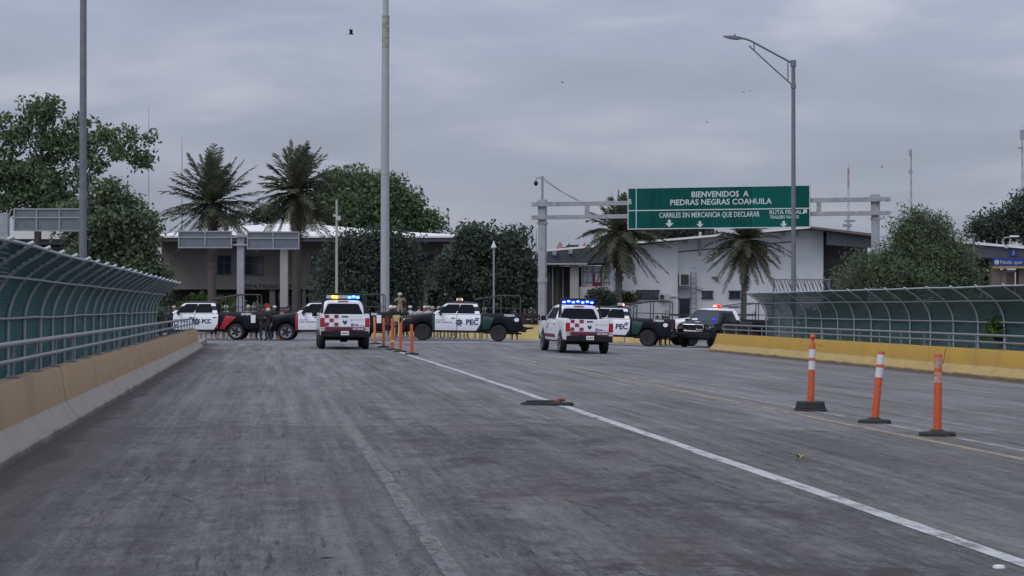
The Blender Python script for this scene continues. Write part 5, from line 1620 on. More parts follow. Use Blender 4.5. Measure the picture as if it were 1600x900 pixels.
b = MB(); b.box((X(1581.5), -.34, Z(395.5)), (11 / s, .06, 10 / s)); n3 = b.build('lane_number_sign', M_['sign_blue'], t)
text('3', .36, M_['lens_gray'], n3, (X(1581.5), -.375, Z(395.5)), R_, U_)
b = MB(); b.box((X(1569.5), -.5, Z(385.5)), (.24, .2, .22)); b.build('flood_light', M_['ac_white'], t, bevel=.02)
# street lamp behind the toll canopy, and pole in front
p, s, X, Z = frame_at(1572, 152)
t = thing('street_lamp', 'pale cobra head street lamp poking up behind the toll canopy', 'street lamp', p, -YAW)
MB().tube([(X(1567), 0, 0), (X(1567), 0, Z(375)), (X(1570), 0, Z(371.5)), (X(1580), 0, Z(370))], .05, 8).build('pole', M_['steel'], t, smooth=50)
MB().loft([[(X(a), w, Z(369.3) + h) for w, h in ((-.14 * f_, -.05), (.14 * f_, -.05), (.1 * f_, .07), (-.1 * f_, .07))] for a, f_ in ((1578, .4), (1583, 1), (1592, .7))]).build('lamp_head', M_['sign_white'], t)
p, s, X, Z = frame_at(1522, 136)
t = thing('lamp_pole', 'thin grey pole standing before the toll canopy by the feathery tree', 'pole', p)
MB().tube([(0, 0, 0), (0, 0, Z(366))], .055, 8).build('pole_shaft', M_['steel_dark'], t, smooth=50)
MB().box((0, -.02, Z(366)), (.2, .2, .12)).build('pole_cap', M_['steel_dark'], t)
# low metal fence near the pole
p, s, X, Z = frame_at(1252, 112)
t = thing('metal_fence', 'dark slatted metal fence panel with slanting bars behind the green mesh fence', 'fence', p, -YAW)
b = MB()
xa, xb = X(1209), X(1296)
z0, z1 = Z(462), Z(437)
b.box(((xa + xb) / 2, 0, z1), (xb - xa, .06, .06)); b.box(((xa + xb) / 2, 0, z0), (xb - xa, .06, .06))
for i in range(22):
    x = xa + (xb - xa) * i / 22
    b.tube([(x, 0, z1), (x + .22 + .1 * (i % 3), .02, z0)], .028, 5)
b.build('panel_bars', M_['steel_dark'], t)
b = MB()
for x in (xa, xb): b.tube([(x, .05, 0), (x, .05, z1 + .1)], .05, 6)
for a in (1205, 1250, 1292): b.tube([(X(a), 0, z1), (X(a) - .25, 0, z1 + .22)], .02, 5)
b.build('fence_posts', M_['steel_dark'], t)

# ------------------------------------------------------------------ plaza furniture
p, s, X, Z = frame_at(417, 110)
t = thing('stop_sign', 'red octagonal sign on a pale post between the two left police trucks', 'road sign', p, -YAW)
b = MB(); b.prism([(.17 * math.cos(a + PI / 8), .17 * math.sin(a + PI / 8)) for a in np.linspace(0, 2 * PI, 9)[:-1]], (0, -.02, 0), (0, -.04, Z(479.5)), R_, U_)
b = MB(); b.prism([(.19 * math.cos(a + PI / 8), .19 * math.sin(a + PI / 8)) for a in np.linspace(0, 2 * PI, 9)[:-1]], (0, -.02, 0), (0, -.05, Z(479.5)), R_, U_)
b.build('sign_plate', M_['stop_red'], t)
MB().tube([(0, 0, 0), (0, 0, Z(474))], .035, 8).build('post', M_['steel'], t, smooth=50)
YB = [(575, 'first'), (664, 'b'), (753, 'c'), (842, 'd'), (931, 'e'), (1020, 'f')]
labs = ['yellow plaza barrier block behind the bed of the red striped truck', 'yellow plaza barrier block behind the nose of the middle PEC truck',
        'yellow plaza barrier block behind the doors and rear wheel of the middle PEC truck', 'yellow plaza barrier block in the gap between the middle PEC truck and the gantry post',
        'yellow plaza barrier block behind the half hidden PEC truck', 'yellow plaza barrier block glimpsed between the PEC tail and the black pickup']
proto = None
for (px, _), lb in zip(YB, labs):
    q = ground(px, 118)
    if proto is None:
        b = MB()
        prof = [(-.30, 0), (-.30, .08), (-.16, .33), (-.10, .84), (.10, .84), (.16, .33), (.30, .08), (.30, 0)]
        rings = [[(x, y, z) for y, z in prof] for x in (-1.56, -1.0, -.4, .3, 1.0, 1.56)]
        b.loft(rings)
        proto = b.build('plaza_barrier', M_['yellow_block'], smooth=30)
        o = proto
    else:
        o = proto.copy(); COL.objects.link(o)
    o.location = q; o.rotation_euler = (0, math.atan(.0215), -YAW)
    tag(o, lb, 'barrier', 'yellow concrete blocks across the plaza')
p = ground(633, 111)
t = thing('barricade_board', 'yellow barricade board on dark legs below the soldier in pale camouflage', 'barricade', p, -YAW)
MB().box((0, 0, 1.05), (1.3, .06, .36)).build('board', M_['yellow_block'], t, bevel=.01)
b = MB()
for sx_ in (-.5, .5):
    b.tube([(sx_, -.3, 0), (sx_, 0, 1.0)], .025, 6); b.tube([(sx_, .3, 0), (sx_, 0, 1.0)], .025, 6)
b.build('legs', M_['dark_metal'], t)

# ------------------------------------------------------------------ trees
rng = np.random.default_rng(11)
def leaves_mesh(name, pts, size, m, parent, flat=0.0, aspect=.6):
    n = len(pts)
    u = rng.normal(size=(n, 3)); u[:, 2] *= (1 - flat); u /= np.linalg.norm(u, axis=1)[:, None]
    w = rng.normal(size=(n, 3)); w -= (w * u).sum(1)[:, None] * u; w /= np.linalg.norm(w, axis=1)[:, None]
    sz = size * rng.uniform(.45, 1.7, (n, 1))
    a = u * sz * .5; c = w * sz * .5 * aspect
    v = np.stack([pts - a, pts - a * .1 + c, pts + a, pts - a * .1 - c], 1).reshape(-1, 3)
    me = bpy.data.meshes.new(name)
    me.vertices.add(4 * n); me.loops.add(4 * n); me.polygons.add(n)
    me.vertices.foreach_set('co', v.astype(np.float32).ravel())
    me.loops.foreach_set('vertex_index', np.arange(4 * n, dtype=np.int32))
    me.polygons.foreach_set('loop_start', np.arange(0, 4 * n, 4, dtype=np.int32))
    me.update(calc_edges=True); me.validate()
    me.materials.append(m)
    o = bpy.data.objects.new(name, me); COL.objects.link(o); o.parent = parent
    return o
def tree(name, label, D, base_px, blobs, n_clump, per, leaf, m, sigma=.35, group=None, trunk_r=.25, seed=1, shell=.55, limbs=26, cat='tree', droop=0.0, depth=1.0, base_z=None, fork=.35, wind=0.0, aspect=.6):
    """blobs: photo ellipses (px, py, rx, ry) at depth D, given real depth"""
    rr = np.random.default_rng(seed)
    base = ground(base_px, D)
    if base_z is not None: base.z = base_z
    t = thing(name, label, cat, base, -YAW, group)
    s = F / D
    E = [((bx - base_px) / s, rr.uniform(-.25, .25) * rx / s, EYE + (480 - by) / s - base.z, rx / s, max(rx, ry) / s * depth * .8, ry / s) for bx, by, rx, ry in blobs]
    wts = np.array([e_[3] * e_[4] * e_[5] for e_ in E]) ** .75; wts /= wts.sum()
    idx = rr.choice(len(E), n_clump, p=wts)
    d = rr.normal(size=(n_clump, 3)); d /= np.linalg.norm(d, axis=1)[:, None]
    rad = rr.uniform(0, 1, n_clump) ** (shell * .6)
    Ea = np.array(E)
    C = Ea[idx, :3] + d * rad[:, None] * Ea[idx, 3:]
    cs = rr.uniform(.42, 1.6, n_clump)
    k = np.maximum(3, (per * cs ** 2).astype(int))
    ids = np.repeat(np.arange(n_clump), k)
    off = np.clip(rr.normal(size=(len(ids), 3)), -1.7, 1.7) * sigma * cs[ids][:, None]
    off[:, 2] *= .75
    if droop:
        off[:, 2] -= np.abs(rr.normal(size=len(ids))) * droop
        off[:, 0] += -off[:, 2] * wind
    pts = C[ids] + off
    leaves_mesh('crown', pts, leaf, m, t, aspect=aspect)
    # trunk and limbs
    b = MB()
    zc = min(e_[2] for e_ in E)
    cx, cy = float(np.average(Ea[:, 0], weights=wts)), 0.0
    topz = float(np.average(Ea[:, 2], weights=wts))
    fk = Vector((cx * .35, cy, max(.5, topz * fork)))
    b.tube([(0, 0, -.2), (cx * .1, 0, fk.z * .5), fk], [trunk_r * 1.25, trunk_r, trunk_r * .85], 8)
    order = sorted(range(len(E)), key=lambda q: abs(E[q][0] - fk.x))
    made = []
    per_blob = max(3, limbs // len(E) + 2)
    for q_ in order:
        c0 = Vector(E[q_][:3]); c0.y *= .6
        src, rs_ = fk, trunk_r * .55
        best = (c0 - fk).length
        for pt, rad_ in made:
            if (c0 - pt).length < best and pt.z < c0.z + .5: best, src, rs_ = (c0 - pt).length, pt, rad_
        mid = src.lerp(c0, .5) + Vector((rr.uniform(-.4, .4), rr.uniform(-.3, .3), .12 * best))
        b.tube([src, src.lerp(mid, .5) + Vector((0, 0, .05 * best)), mid, mid.lerp(c0, .5) + Vector((rr.uniform(-.2, .2), 0, .04 * best)), c0], [rs_, rs_ * .85, rs_ * .72, rs_ * .6, rs_ * .5], 6)
        made += [(mid, rs_ * .68), (c0, rs_ * .5)]
        mine = [q for q in range(n_clump) if idx[q] == q_]
        for q in mine[:per_blob]:
            e_ = Vector(C[q]); m2 = c0.lerp(e_, .5) + Vector((rr.uniform(-.2, .2), rr.uniform(-.2, .2), rr.uniform(0, .3)))
            b.tube([c0, m2, e_], [rs_ * .3, rs_ * .18, rs_ * .06], 5)
    b.build('trunk', M_['bark'], t, smooth=60)
    return t
tree('leafy_tree', 'tall spreading leafy tree with open branches rising behind the galvanised lamp post', 140, 60,
     [(70, 168, 32, 15), (22, 203, 34, 22), (85, 205, 30, 20), (120, 195, 18, 13), (0, 235, 22, 25), (78, 243, 34, 20), (125, 235, 22, 24), (165, 205, 24, 14), (200, 212, 24, 12), (230, 224, 15, 13), (188, 240, 36, 13), (218, 247, 16, 9),
      (55, 290, 62, 30), (10, 275, 30, 22), (110, 285, 30, 30), (20, 322, 52, 25), (92, 325, 45, 22), (-40, 250, 40, 70), (95, 222, 70, 14), (40, 262, 55, 18), (145, 220, 24, 12), (142, 258, 22, 24), (60, 185, 30, 20)],
     540, 32, .25, M_['leaf_mid'], .29, None, .42, 21, .75, 70)
tree('leafy_tree', 'dense rounded tree beneath the big open tree beside the grey building', 128, 185,
     [(165, 318, 34, 22), (200, 322, 20, 12), (180, 350, 48, 26), (222, 352, 28, 24), (240, 372, 10, 14), (150, 385, 45, 36), (205, 395, 40, 36), (120, 350, 36, 36), (172, 296, 20, 10), (225, 420, 26, 34), (180, 430, 50, 30), (246, 440, 12, 40)],
     470, 34, .24, M_['leaf_fine'], .32, None, .3, 22, .75, 24)
tree('leafy_tree', 'tall dark green tree showing over the white roof behind the pale mast', 195, 590,
     [(545, 287, 34, 24), (573, 292, 34, 18), (603, 306, 32, 24), (634, 325, 30, 20), (660, 345, 26, 11), (686, 357, 16, 7), (560, 330, 55, 30), (520, 312, 25, 38), (610, 345, 50, 20)],
     560, 70, .28, M_['leaf_mid'], .52, None, .4, 23, .7, 26)
tree('bushy_tree', 'wide drooping bushy tree before the white roofed building behind the pale mast', 134, 575,
     [(570, 385, 48, 36), (600, 400, 52, 44), (545, 425, 52, 50), (610, 440, 50, 48), (575, 455, 80, 40), (640, 425, 22, 40), (560, 365, 28, 14), (625, 375, 25, 16)],
     620, 44, .20, M_['leaf_dark'], .34, None, .25, 24, .7, 18, droop=.45)
tree('bushy_tree', 'dark dense bushy tree behind the cone topped lamp beside the gantry post', 138, 760,
     [(745, 385, 42, 34), (790, 390, 42, 34), (720, 420, 36, 44), (770, 430, 66, 52), (815, 425, 28, 52), (735, 362, 28, 14), (805, 368, 25, 14), (762, 465, 80, 30)],
     640, 44, .21, M_['leaf_dark'], .34, None, .25, 25, .7, 18, droop=.3)
tree('mesquite_tree', 'large feathery green tree overhanging the green mesh fence before the toll canopy', 116, 1415,
     [(1425, 365, 38, 30), (1440, 333, 24, 16), (1412, 388, 38, 34), (1450, 390, 52, 42), (1360, 415, 50, 28), (1480, 400, 36, 46), (1420, 420, 85, 32), (1325, 432, 24, 12), (1465, 350, 25, 18), (1500, 425, 22, 26), (1418, 345, 16, 12), (1385, 405, 30, 22)],
     680, 70, .20, M_['leaf_fine'], .26, None, .28, 26, .8, 30, droop=.5, wind=.6, aspect=.26)
tree('leafy_tree', 'dark open crowned tree beyond the toll canopy under the far radio tower', 200, 1560,
     [(1540, 350, 26, 20), (1575, 350, 30, 22), (1600, 340, 26, 36), (1555, 365, 40, 14), (1630, 340, 40, 40)], 240, 60, .27, M_['leaf_dark'], .5, None, .35, 27, .8, 20)
tree('leafy_tree', 'low green tree top peeking over the white block building under the sign', 190, 1045,
     [(1020, 362, 30, 10), (1060, 362, 34, 12), (1095, 360, 18, 8), (990, 366, 18, 6)], 120, 40, .25, M_['leaf_dark'], .4, None, .3, 28, .8, 10)
tree('leafy_tree', 'small tree top peeking over the white hipped roof between the palms', 185, 420,
     [(418, 335, 18, 8), (435, 330, 14, 8), (398, 342, 14, 5), (365, 342, 10, 4)], 60, 36, .24, M_['leaf_dark'], .35, None, .3, 29, .8, 8)
tree('shrub', 'round dark green shrub at the foot of the palm by the booth', 134, 940, [(938, 465, 20, 11), (928, 468, 14, 9), (952, 467, 13, 10)], 130, 26, .14, M_['leaf_dark'], .16, None, .06, 30, .8, 8, 'shrub')
tree('shrub', 'pale grey green shrub beside the window of the white block building', 142, 982, [(982, 466, 12, 9), (975, 463, 7, 6)], 50, 16, .16, M_['ivy'], .18, None, .05, 31, .8, 8, 'shrub')
tree('shrub', 'bright green shrub beneath the toll canopy beside the brown column', 150, 1532, [(1532, 434, 16, 14), (1520, 440, 12, 12), (1545, 440, 8, 14)], 120, 24, .2, M_['leaf_bright'], .22, None, .06, 32, .8, 8, 'shrub')
tree('shrub', 'green planting below the upright palm trunk before the dark ground floor', 140, 320, [(312, 470, 22, 8), (340, 474, 24, 9), (365, 478, 16, 7), (290, 476, 14, 8)], 90, 20, .2, M_['leaf_bright'], .2, None, .05, 33, .8, 8, 'shrub')
tree('shrub', 'dark hedge closing the gap between the teal fence end and the grey building', 148, 250, [(248, 455, 15, 24), (256, 472, 16, 14), (236, 465, 18, 24)], 150, 24, .2, M_['leaf_dark'], .24, None, .06, 61, .8, 8, 'shrub')
tree('shrub', 'leafy planting above the bed of the truck marked PCC', 132, 385, [(372, 482, 16, 10), (398, 488, 18, 9)], 60, 18, .2, M_['leaf_fine'], .2, None, .05, 34, .8, 8, 'shrub')
# river bank growth seen through the green mesh
tree('shrub', 'yellow green bush seen through the mesh above the yellow barrier at the picture edge', 66, 1570, [(1572, 515, 26, 16), (1590, 525, 22, 18)], 110, 26, .12, M_['leaf_bright'], .14, None, .05, 35, .8, 10, 'shrub', base_z=-1.2)
for i, (bx, D_, lb) in enumerate(((1300, 100, 'dark bush seen through the green mesh below the tall lamp'), (1380, 94, 'dark bush seen through the green mesh behind the leaning orange post'), (1470, 88, 'dark bush seen through the green mesh behind the worn band post'), (1550, 82, 'dark bush seen through the green mesh before the yellow green bush'))):
    tree('shrub', lb, D_, bx, [(bx, 505, 45, 28), (bx + 25, 490, 35, 22), (bx - 25, 515, 35, 25)], 200, 26, .2, M_['leaf_mid'], .26, 'dark bushes beyond the green mesh fence', .06, 40 + i, .8, 10, 'shrub', base_z=-2.4)
for i, (bx, D_, lb) in enumerate(((192, 92, 'dark bush seen through the far end of the teal mesh'), (150, 84, 'dark bush behind the middle of the teal mesh'), (60, 70, 'dark bush behind the near part of the teal mesh'))):
    tree('shrub', lb, D_, bx, [(bx, 475, 40, 35), (bx + 20, 500, 35, 35), (bx - 40, 500, 45, 40)], 260, 26, .22, M_['leaf_dark'], .3, 'dark bushes beyond the teal mesh fence', .06, 50 + i, .8, 10, 'shrub', base_z=-2.4)

def palm(label, D, base_px, crown, L, n, seed, trunk_w, lo=-45, wind=0.0, up=82, dry=8, stiff=1.0, thick=1.0):
    rr = random.Random(seed)
    base = ground(base_px, D); s = F / D
    t = thing('palm_tree', label, 'palm tree', base, -YAW, 'palms around the plaza')
    cx, cz = (crown[0] - base_px) / s, EYE + (480 - crown[1]) / s - base.z
    b = MB()
    pts, rs = [], []
    k = 46
    for i in range(k + 1):
        f_ = i / k
        pts.append((cx * f_ ** 1.3, 0, cz * f_)); 
        r = trunk_w * (1.12 - .2 * min(1, f_ * 3)) * (1.0 + (.22 * max(0, (f_ - .84) / .16)))
        rs.append(r * (1.05 if i % 2 else .95))
    b.tube(pts, rs, 12)
    for i in range(170):      # old leaf bases
        f_ = rr.uniform(.55, .99); a = rr.uniform(0, 2 * PI); r = trunk_w * (1.0 + .25 * max(0, (f_ - .8) / .2))
        c = Vector((cx * f_ ** 1.3 + r * math.cos(a), r * math.sin(a), cz * f_))
        b.tube([c, c + Vector((.09 * math.cos(a), .09 * math.sin(a), .16))], [.05, .02], 4)
    b.build('trunk', M_['palm_bark'], t, smooth=60)
    def fronds(count, e0, e1, LL, m, nm, lw):
        mb = MB()
        for i in range(count):
            az = 2 * PI * (i * .618 + rr.uniform(-.06, .06))
            el = math.radians(e0 + (e1 - e0) * ((i + .5) / count) + rr.uniform(-7, 7))
            Lf = LL * rr.uniform(.82, 1.1)
            d0 = Vector((math.cos(az) * math.cos(el), math.sin(az) * math.cos(el), math.sin(el)))
            g = rr.uniform(.30, .55) * (1.0 if el > 0 else .6) * stiff
            P = []
            for j in range(13):
                u = j / 12
                q = Vector((cx, 0, cz)) + d0 * (Lf * u) + Vector((wind * Lf * u * u, 0, -g * Lf * u * u * (.25 + .75 * math.cos(max(el, 0)))))
                P.append(q)
            mb.tube(P, [.035 * (1 - .8 * j / 12) for j in range(13)], 4)
            nl = 30
            side0 = d0.cross(Vector((0, 0, 1)));
            side0 = side0.normalized() if side0.length > .05 else Vector((1, 0, 0))
            for j in range(3, nl + 1):
                u = j / nl
                fi = u * 12; a_ = int(min(fi, 11)); fr = fi - a_
                q = P[a_].lerp(P[a_ + 1], fr); tg = (P[a_ + 1] - P[a_]).normalized()
                sd = (side0 - tg * side0.dot(tg)).normalized(); nu = tg.cross(sd)
                ll = .185 * Lf * (math.sin(PI * min(1, .14 + u * .86)) ** .6 + .12) * rr.uniform(.8, 1.15)
                for sg in (-1, 1):
                    dr = (sd * sg * .75 + tg * .75 + nu * rr.uniform(-.1, .5) * -sg * 0 + Vector((0, 0, rr.uniform(-.45, .15))) + Vector((wind * .6, 0, 0))).normalized()
                    wv = tg * (lw * .5)
                    mid = q + dr * ll * .5 + Vector((0, 0, .02))
                    mb.add([q - wv, q + wv, mid + wv * .9, q + dr * ll + Vector((0, 0, -.05 * ll)), mid - wv * .9], [(0, 1, 2, 3, 4)])
        mb.build(nm, m, t, recalc=False)
    fronds(n, lo, up, L, M_['palm_leaf'], 'crown', .095 * thick)
    if dry: fronds(dry, -75, -35, L * .62, M_['palm_dry'], 'dry_fronds', .07)
    return t
palm('symmetrical palm with stiff radiating fronds over the twin sign backs', 136, 331, (332, 318), 3.75, 68, 3, .30, -42, 0.03, 86, 5, .5)
palm('ragged windswept palm with a thick shaggy crown beside the slender twin arm lamp', 137, 463, (463, 300), 3.7, 74, 4, .30, -58, .12, 86, 16, .75)
palm('palm partly covered by the green sign rising from the round shrub', 140, 966, (968, 365), 3.3, 66, 5, .25, -55, .10, 84, 10)
palm('drooping palm hanging below the green sign before the white block building', 140, 1161, (1165, 376), 3.0, 60, 6, .21, -60, .0, 80, 14)

# ------------------------------------------------------------------ people
def figure(pose):
    """one continuous skinned standing figure, 1.74 m; returns the mesh data"""
    V = {}
    V['hip'] = (0, 0, .96); V['waist'] = (0, .01, 1.10); V['chest'] = (0, .0, 1.30); V['neckb'] = (0, .01, 1.46); V['neck'] = (0, 0, 1.52)
    V['head'] = (0, -.015, 1.60); V['crown'] = (0, 0, 1.70)
    R = {'hip': (.155, .115), 'waist': (.14, .105), 'chest': (.165, .12), 'neckb': (.085, .075), 'neck': (.055, .055), 'head': (.075, .09), 'crown': (.06, .07)}
    E = [('hip', 'waist'), ('waist', 'chest'), ('chest', 'neckb'), ('neckb', 'neck'), ('neck', 'head'), ('head', 'crown')]
    for s, n in ((1, 'l'), (-1, 'r')):
        V['th' + n] = (s * .10, 0, .88); V['kn' + n] = (s * .12, -.015, .50); V['an' + n] = (s * .13, .01, .10); V['to' + n] = (s * .15, -.15, .04)
        R['th' + n] = (.095, .095); R['kn' + n] = (.062, .062); R['an' + n] = (.045, .045); R['to' + n] = (.045, .035)
        E += [('hip', 'th' + n), ('th' + n, 'kn' + n), ('kn' + n, 'an' + n), ('an' + n, 'to' + n)]
        V['sh' + n] = (s * .20, .0, 1.40)
        if pose == 'relaxed': el, wr, ha = (s * .27, .03, 1.13), (s * .26, -.06, .90), (s * .255, -.09, .81)
        elif pose == 'camera' : el, wr, ha = (s * .34, -.08, 1.24), (s * .16, -.24, 1.47), (s * .08, -.26, 1.53)
        else: el, wr, ha = (s * .29, .0, 1.15), (s * .10, -.20, 1.12), (s * -.02, -.22, 1.14)
        V['el' + n] = el; V['wr' + n] = wr; V['ha' + n] = ha
        R['sh' + n] = (.07, .07); R['el' + n] = (.046, .046); R['wr' + n] = (.033, .033); R['ha' + n] = (.036, .026)
        E += [('chest', 'sh' + n), ('sh' + n, 'el' + n), ('el' + n, 'wr' + n), ('wr' + n, 'ha' + n)]
    names = list(V); ix = {n: i for i, n in enumerate(names)}
    me = bpy.data.meshes.new('fig')
    me.from_pydata([V[n] for n in names], [(ix[a], ix[c]) for a, c in E], [])
    o = bpy.data.objects.new('fig', me); COL.objects.link(o)
    md = o.modifiers.new('skin', 'SKIN'); md.use_smooth_shade = True
    sv = me.skin_vertices[0].data
    for n in names:
        sv[ix[n]].radius = R[n]
    sv[ix['hip']].use_root = True
    sd = o.modifiers.new('sub', 'SUBSURF'); sd.levels = 1; sd.render_levels = 1
    dg = bpy.context.evaluated_depsgraph_get(); dg.update()
    out = bpy.data.meshes.new_from_object(o.evaluated_get(dg))
    bpy.data.objects.remove(o); bpy.data.meshes.remove(me)
    zs = [v.co.z for v in out.vertices]
    lo = min(zs)
    for v in out.vertices: v.co.z -= lo
    H = [V['hal'], V['har'], V['wrl'], V['wrr']]
    bm = bmesh.new(); bm.from_mesh(out)
    # five short fingers on each hand
    for hk, wk in (('hal', 'wrl'), ('har', 'wrr')):
        h = Vector(V[hk]) - Vector((0, 0, lo)); w = Vector(V[wk]) - Vector((0, 0, lo)); d = (h - w).normalized()
        sd_ = d.orthogonal().normalized()
        for k in range(5):
            q0 = h + sd_ * (k - 2) * .017; ln = (.05, .075, .08, .07, .055)[k]
            q1 = q0 + d * ln + d.cross(sd_) * .02
            vs_ = []
            for q, r in ((q0, .011), (q1, .008)):
                for j in range(5):
                    a = 2 * PI * j / 5
                    vs_.append(bm.verts.new(q + sd_ * math.cos(a) * r + d.cross(sd_) * math.sin(a) * r))
            for j in range(5): bm.faces.new((vs_[j], vs_[(j + 1) % 5], vs_[5 + (j + 1) % 5], vs_[5 + j]))
            bm.faces.new(vs_[5:])
    # nose
    hz = V['head'][2] - lo
    a = [bm.verts.new(p) for p in ((-.014, -.10, hz - .02), (.014, -.10, hz - .02), (0, -.10, hz + .035), (0, -.128, hz - .012))]
    for f_ in ((0, 1, 3), (1, 2, 3), (2, 0, 3)): bm.faces.new([a[i] for i in f_])
    bm.to_mesh(out); bm.free()
    for i in range(3): out.materials.append(None)
    for pl in out.polygons:
        c = pl.center; pl.use_smooth = True
        hand = min((Vector(c) - (Vector(h) - Vector((0, 0, lo)))).length for h in H[:2])
        if c.z > 1.50 or hand < .115: pl.material_index = 0
        elif c.z < .20: pl.material_index = 2
        else: pl.material_index = 1
    out['head_z'] = hz; out['lo'] = lo
    return out
FIG = {k: figure(k) for k in ('relaxed', 'camera', 'holding')}
def person(label, px, D, pose='relaxed', cloth='uniform_dark', boots='boots_black', hat='cap', hatm='uniform_dark', z=None, face=0.0, vest=None, scale=1.0, group='people behind the parked trucks', held=None, up=0.0):
    p = ground(px, D)
    if z is not None: p.z = z
    p.z += up
    t = thing('person', label, 'person', p, -YAW + face, group)
    t.scale = (scale, scale, scale)
    me = FIG[pose].copy()
    me.materials[0] = M_['skin']; me.materials[1] = M_[cloth]; me.materials[2] = M_[boots]
    o = bpy.data.objects.new('body', me); COL.objects.link(o); o.parent = t
    hz = FIG[pose]['head_z']
    if hat == 'helmet':
        MB().lathe([(.125, 0), (.13, .03), (.12, .09), (.085, .145), (.04, .165), (0, .17)], 16, Matrix.Translation((0, .005, hz + .01))).build('helmet', M_[hatm], t, smooth=50)
    elif hat == 'cap':
        b = MB().lathe([(.105, 0), (.108, .04), (.09, .085), (.04, .11), (0, .115)], 16, Matrix.Translation((0, .005, hz + .035)))
        b.prism([(-.075, 0), (.075, 0), (.05, -.09), (-.05, -.09)], (0, 0, .012), (0, -.085, hz + .04), (1, 0, 0), (0, 1, -.15))
        b.build('cap', M_[hatm], t, smooth=40)
    else:
        MB().lathe([(.095, -.03), (.102, .03), (.095, .08), (.05, .115), (0, .12)], 16, Matrix.Translation((0, .02, hz + .01))).build('hair', M_['hair'], t, smooth=50)
    if vest:
        b = MB()
        b.loft([[(x * w, y * w + .0, z_) for x, y in ((-.2, -.10), (-.12, -.155), (.12, -.155), (.2, -.10), (.2, .10), (.12, .15), (-.12, .15), (-.2, .10))] for w, z_ in ((.9, 1.02), (1.0, 1.15), (1.0, 1.32), (.72, 1.44))])
        b.build('vest', M_[vest], t, smooth=50)
    if held == 'camera':
        MB().box((0, -.28, 1.55), (.15, .1, .1)).build('held_camera', M_['black_plastic'], t, bevel=.015)
    if held == 'rifle':
        b = MB(); b.box((0, -.27, 1.13), (.5, .04, .07), (0, .5, 0)); b.tube([(.2, -.27, 1.02), (.42, -.27, .90)], .014, 6); b.box((-.02, -.27, 1.04), (.05, .035, .15))
        b.build('rifle', M_['black_plastic'], t)
    return t
person('soldier in pale desert camouflage and cap raised above the yellow barricade lifting a camera', 625, 119, 'camera', 'camo', 'boots', 'helmet', 'helmet_pale', face=.3, held='camera', up=.72)
b = MB(); q = ground(625, 119); b.box((0, 0, .355), (.9, .7, .71)); o = b.build('stone_block', M_['wall_grey'], bevel=.03); o.location = q
tag(o, 'grey block that the soldier in pale camouflage stands on', 'block')
# between the PCC truck and the red striped truck
person('officer in black with a vest standing against the tail light of the truck marked PCC', 412, 104.2, 'holding', 'uniform_dark', 'boots_black', 'cap', 'uniform_dark', vest='vest_black', held='rifle')
person('officer in black with a pale helmet by the headlight of the red striped truck', 419, 105.0, 'relaxed', 'uniform_dark', 'boots_black', 'helmet', 'helmet_pale', face=-.4, scale=.92)
person('officer with a white cap behind the hood of the red striped truck', 429, 109.5, 'relaxed', 'uniform_dark', 'boots_black', 'cap', 'cap_white')
person('officer seen over the black hood beside the brown column base', 451, 111, 'relaxed', 'uniform_dark', 'boots', 'cap', 'uniform_dark', face=.5)
person('officer in black leaning beside the rear corner of the truck marked PCC', 404, 108.6, 'holding', 'uniform_dark', 'boots_black', 'cap', 'uniform_dark', face=.7)
person('officer in black behind the round red sign post', 423, 108.8, 'relaxed', 'uniform_dark', 'boots_black', None, None, face=-.6)
# behind the truck marked PCC
for px, cl, bo, hat, hm, lb in ((318, 'camo', 'boots', 'helmet', 'helmet_pale', 'soldier whose tan boots show under the front door of the truck marked PCC'),
                                (334, 'uniform_dark', 'boots', 'cap', 'uniform_dark', 'officer whose boots show just ahead of the slanting red stripes'),
                                (345, 'camo', 'boots', 'helmet', 'camo', 'soldier whose boots show beneath the red stripes of the truck marked PCC'),
                                (353, 'camo', 'boots', 'helmet', 'helmet_pale', 'soldier whose boots show in front of the silver rear wheel'),
                                (388, 'camo', 'boots', 'helmet', 'helmet_pale', 'soldier in pale trousers behind the tail of the truck marked PCC'),
                                (396, 'camo', 'boots', 'cap', 'cap_white', 'soldier with a white cap over the bed of the truck marked PCC')):
    person(lb, px, 109.8, 'relaxed', cl, bo, hat, hm, face=random.Random(px).uniform(-.8, .8))
person('dark clothed figure standing at the far end of the teal fence', 246, 112, 'relaxed', 'uniform_dark', 'boots_black', 'cap', 'uniform_dark')
person('dark clothed figure behind the hood of the truck marked PCC with a pale cap', 272, 111, 'relaxed', 'uniform_dark', 'boots_black', 'cap', 'helmet_pale', face=.6)
person('dark clothed figure next to the windshield of the truck marked PCC', 264, 113, 'holding', 'uniform_dark', 'boots_black', None, None, face=-.5)
# between the red striped truck and the PEC truck
for px, D_, cl, hat, hm, po, lb in ((611, 112.5, 'uniform_dark', 'helmet', 'cap_white', 'relaxed', 'officer with a white helmet next to the tail of the red striped truck'),
                                    (617, 114, 'uniform_dark', 'cap', 'cap_white', 'relaxed', 'officer with a white cap just below the soldier with the camera'),
                                    (633, 109.5, 'uniform_dark', 'cap', 'uniform_dark', 'holding', 'officer all in black before the yellow barricade board'),
                                    (641, 113, 'shirt_pale', 'cap', 'cap_white', 'relaxed', 'person in a pale shirt and white cap beside the green truck nose'),
                                    (655, 112, 'shirt_pale', None, None, 'holding', 'bareheaded person in a pale shirt behind the green truck hood'),
                                    (664, 113.5, 'shirt_red', 'cap', 'cap_white', 'relaxed', 'person in a red shirt behind the green truck hood'),
                                    (670, 111.5, 'shirt_pale', 'cap', 'helmet_pale', 'relaxed', 'person with a pale cap right before the green truck windshield')):
    person(lb, px, D_, po, cl, 'boots', hat, hm, face=random.Random(px).uniform(-.8, .8))
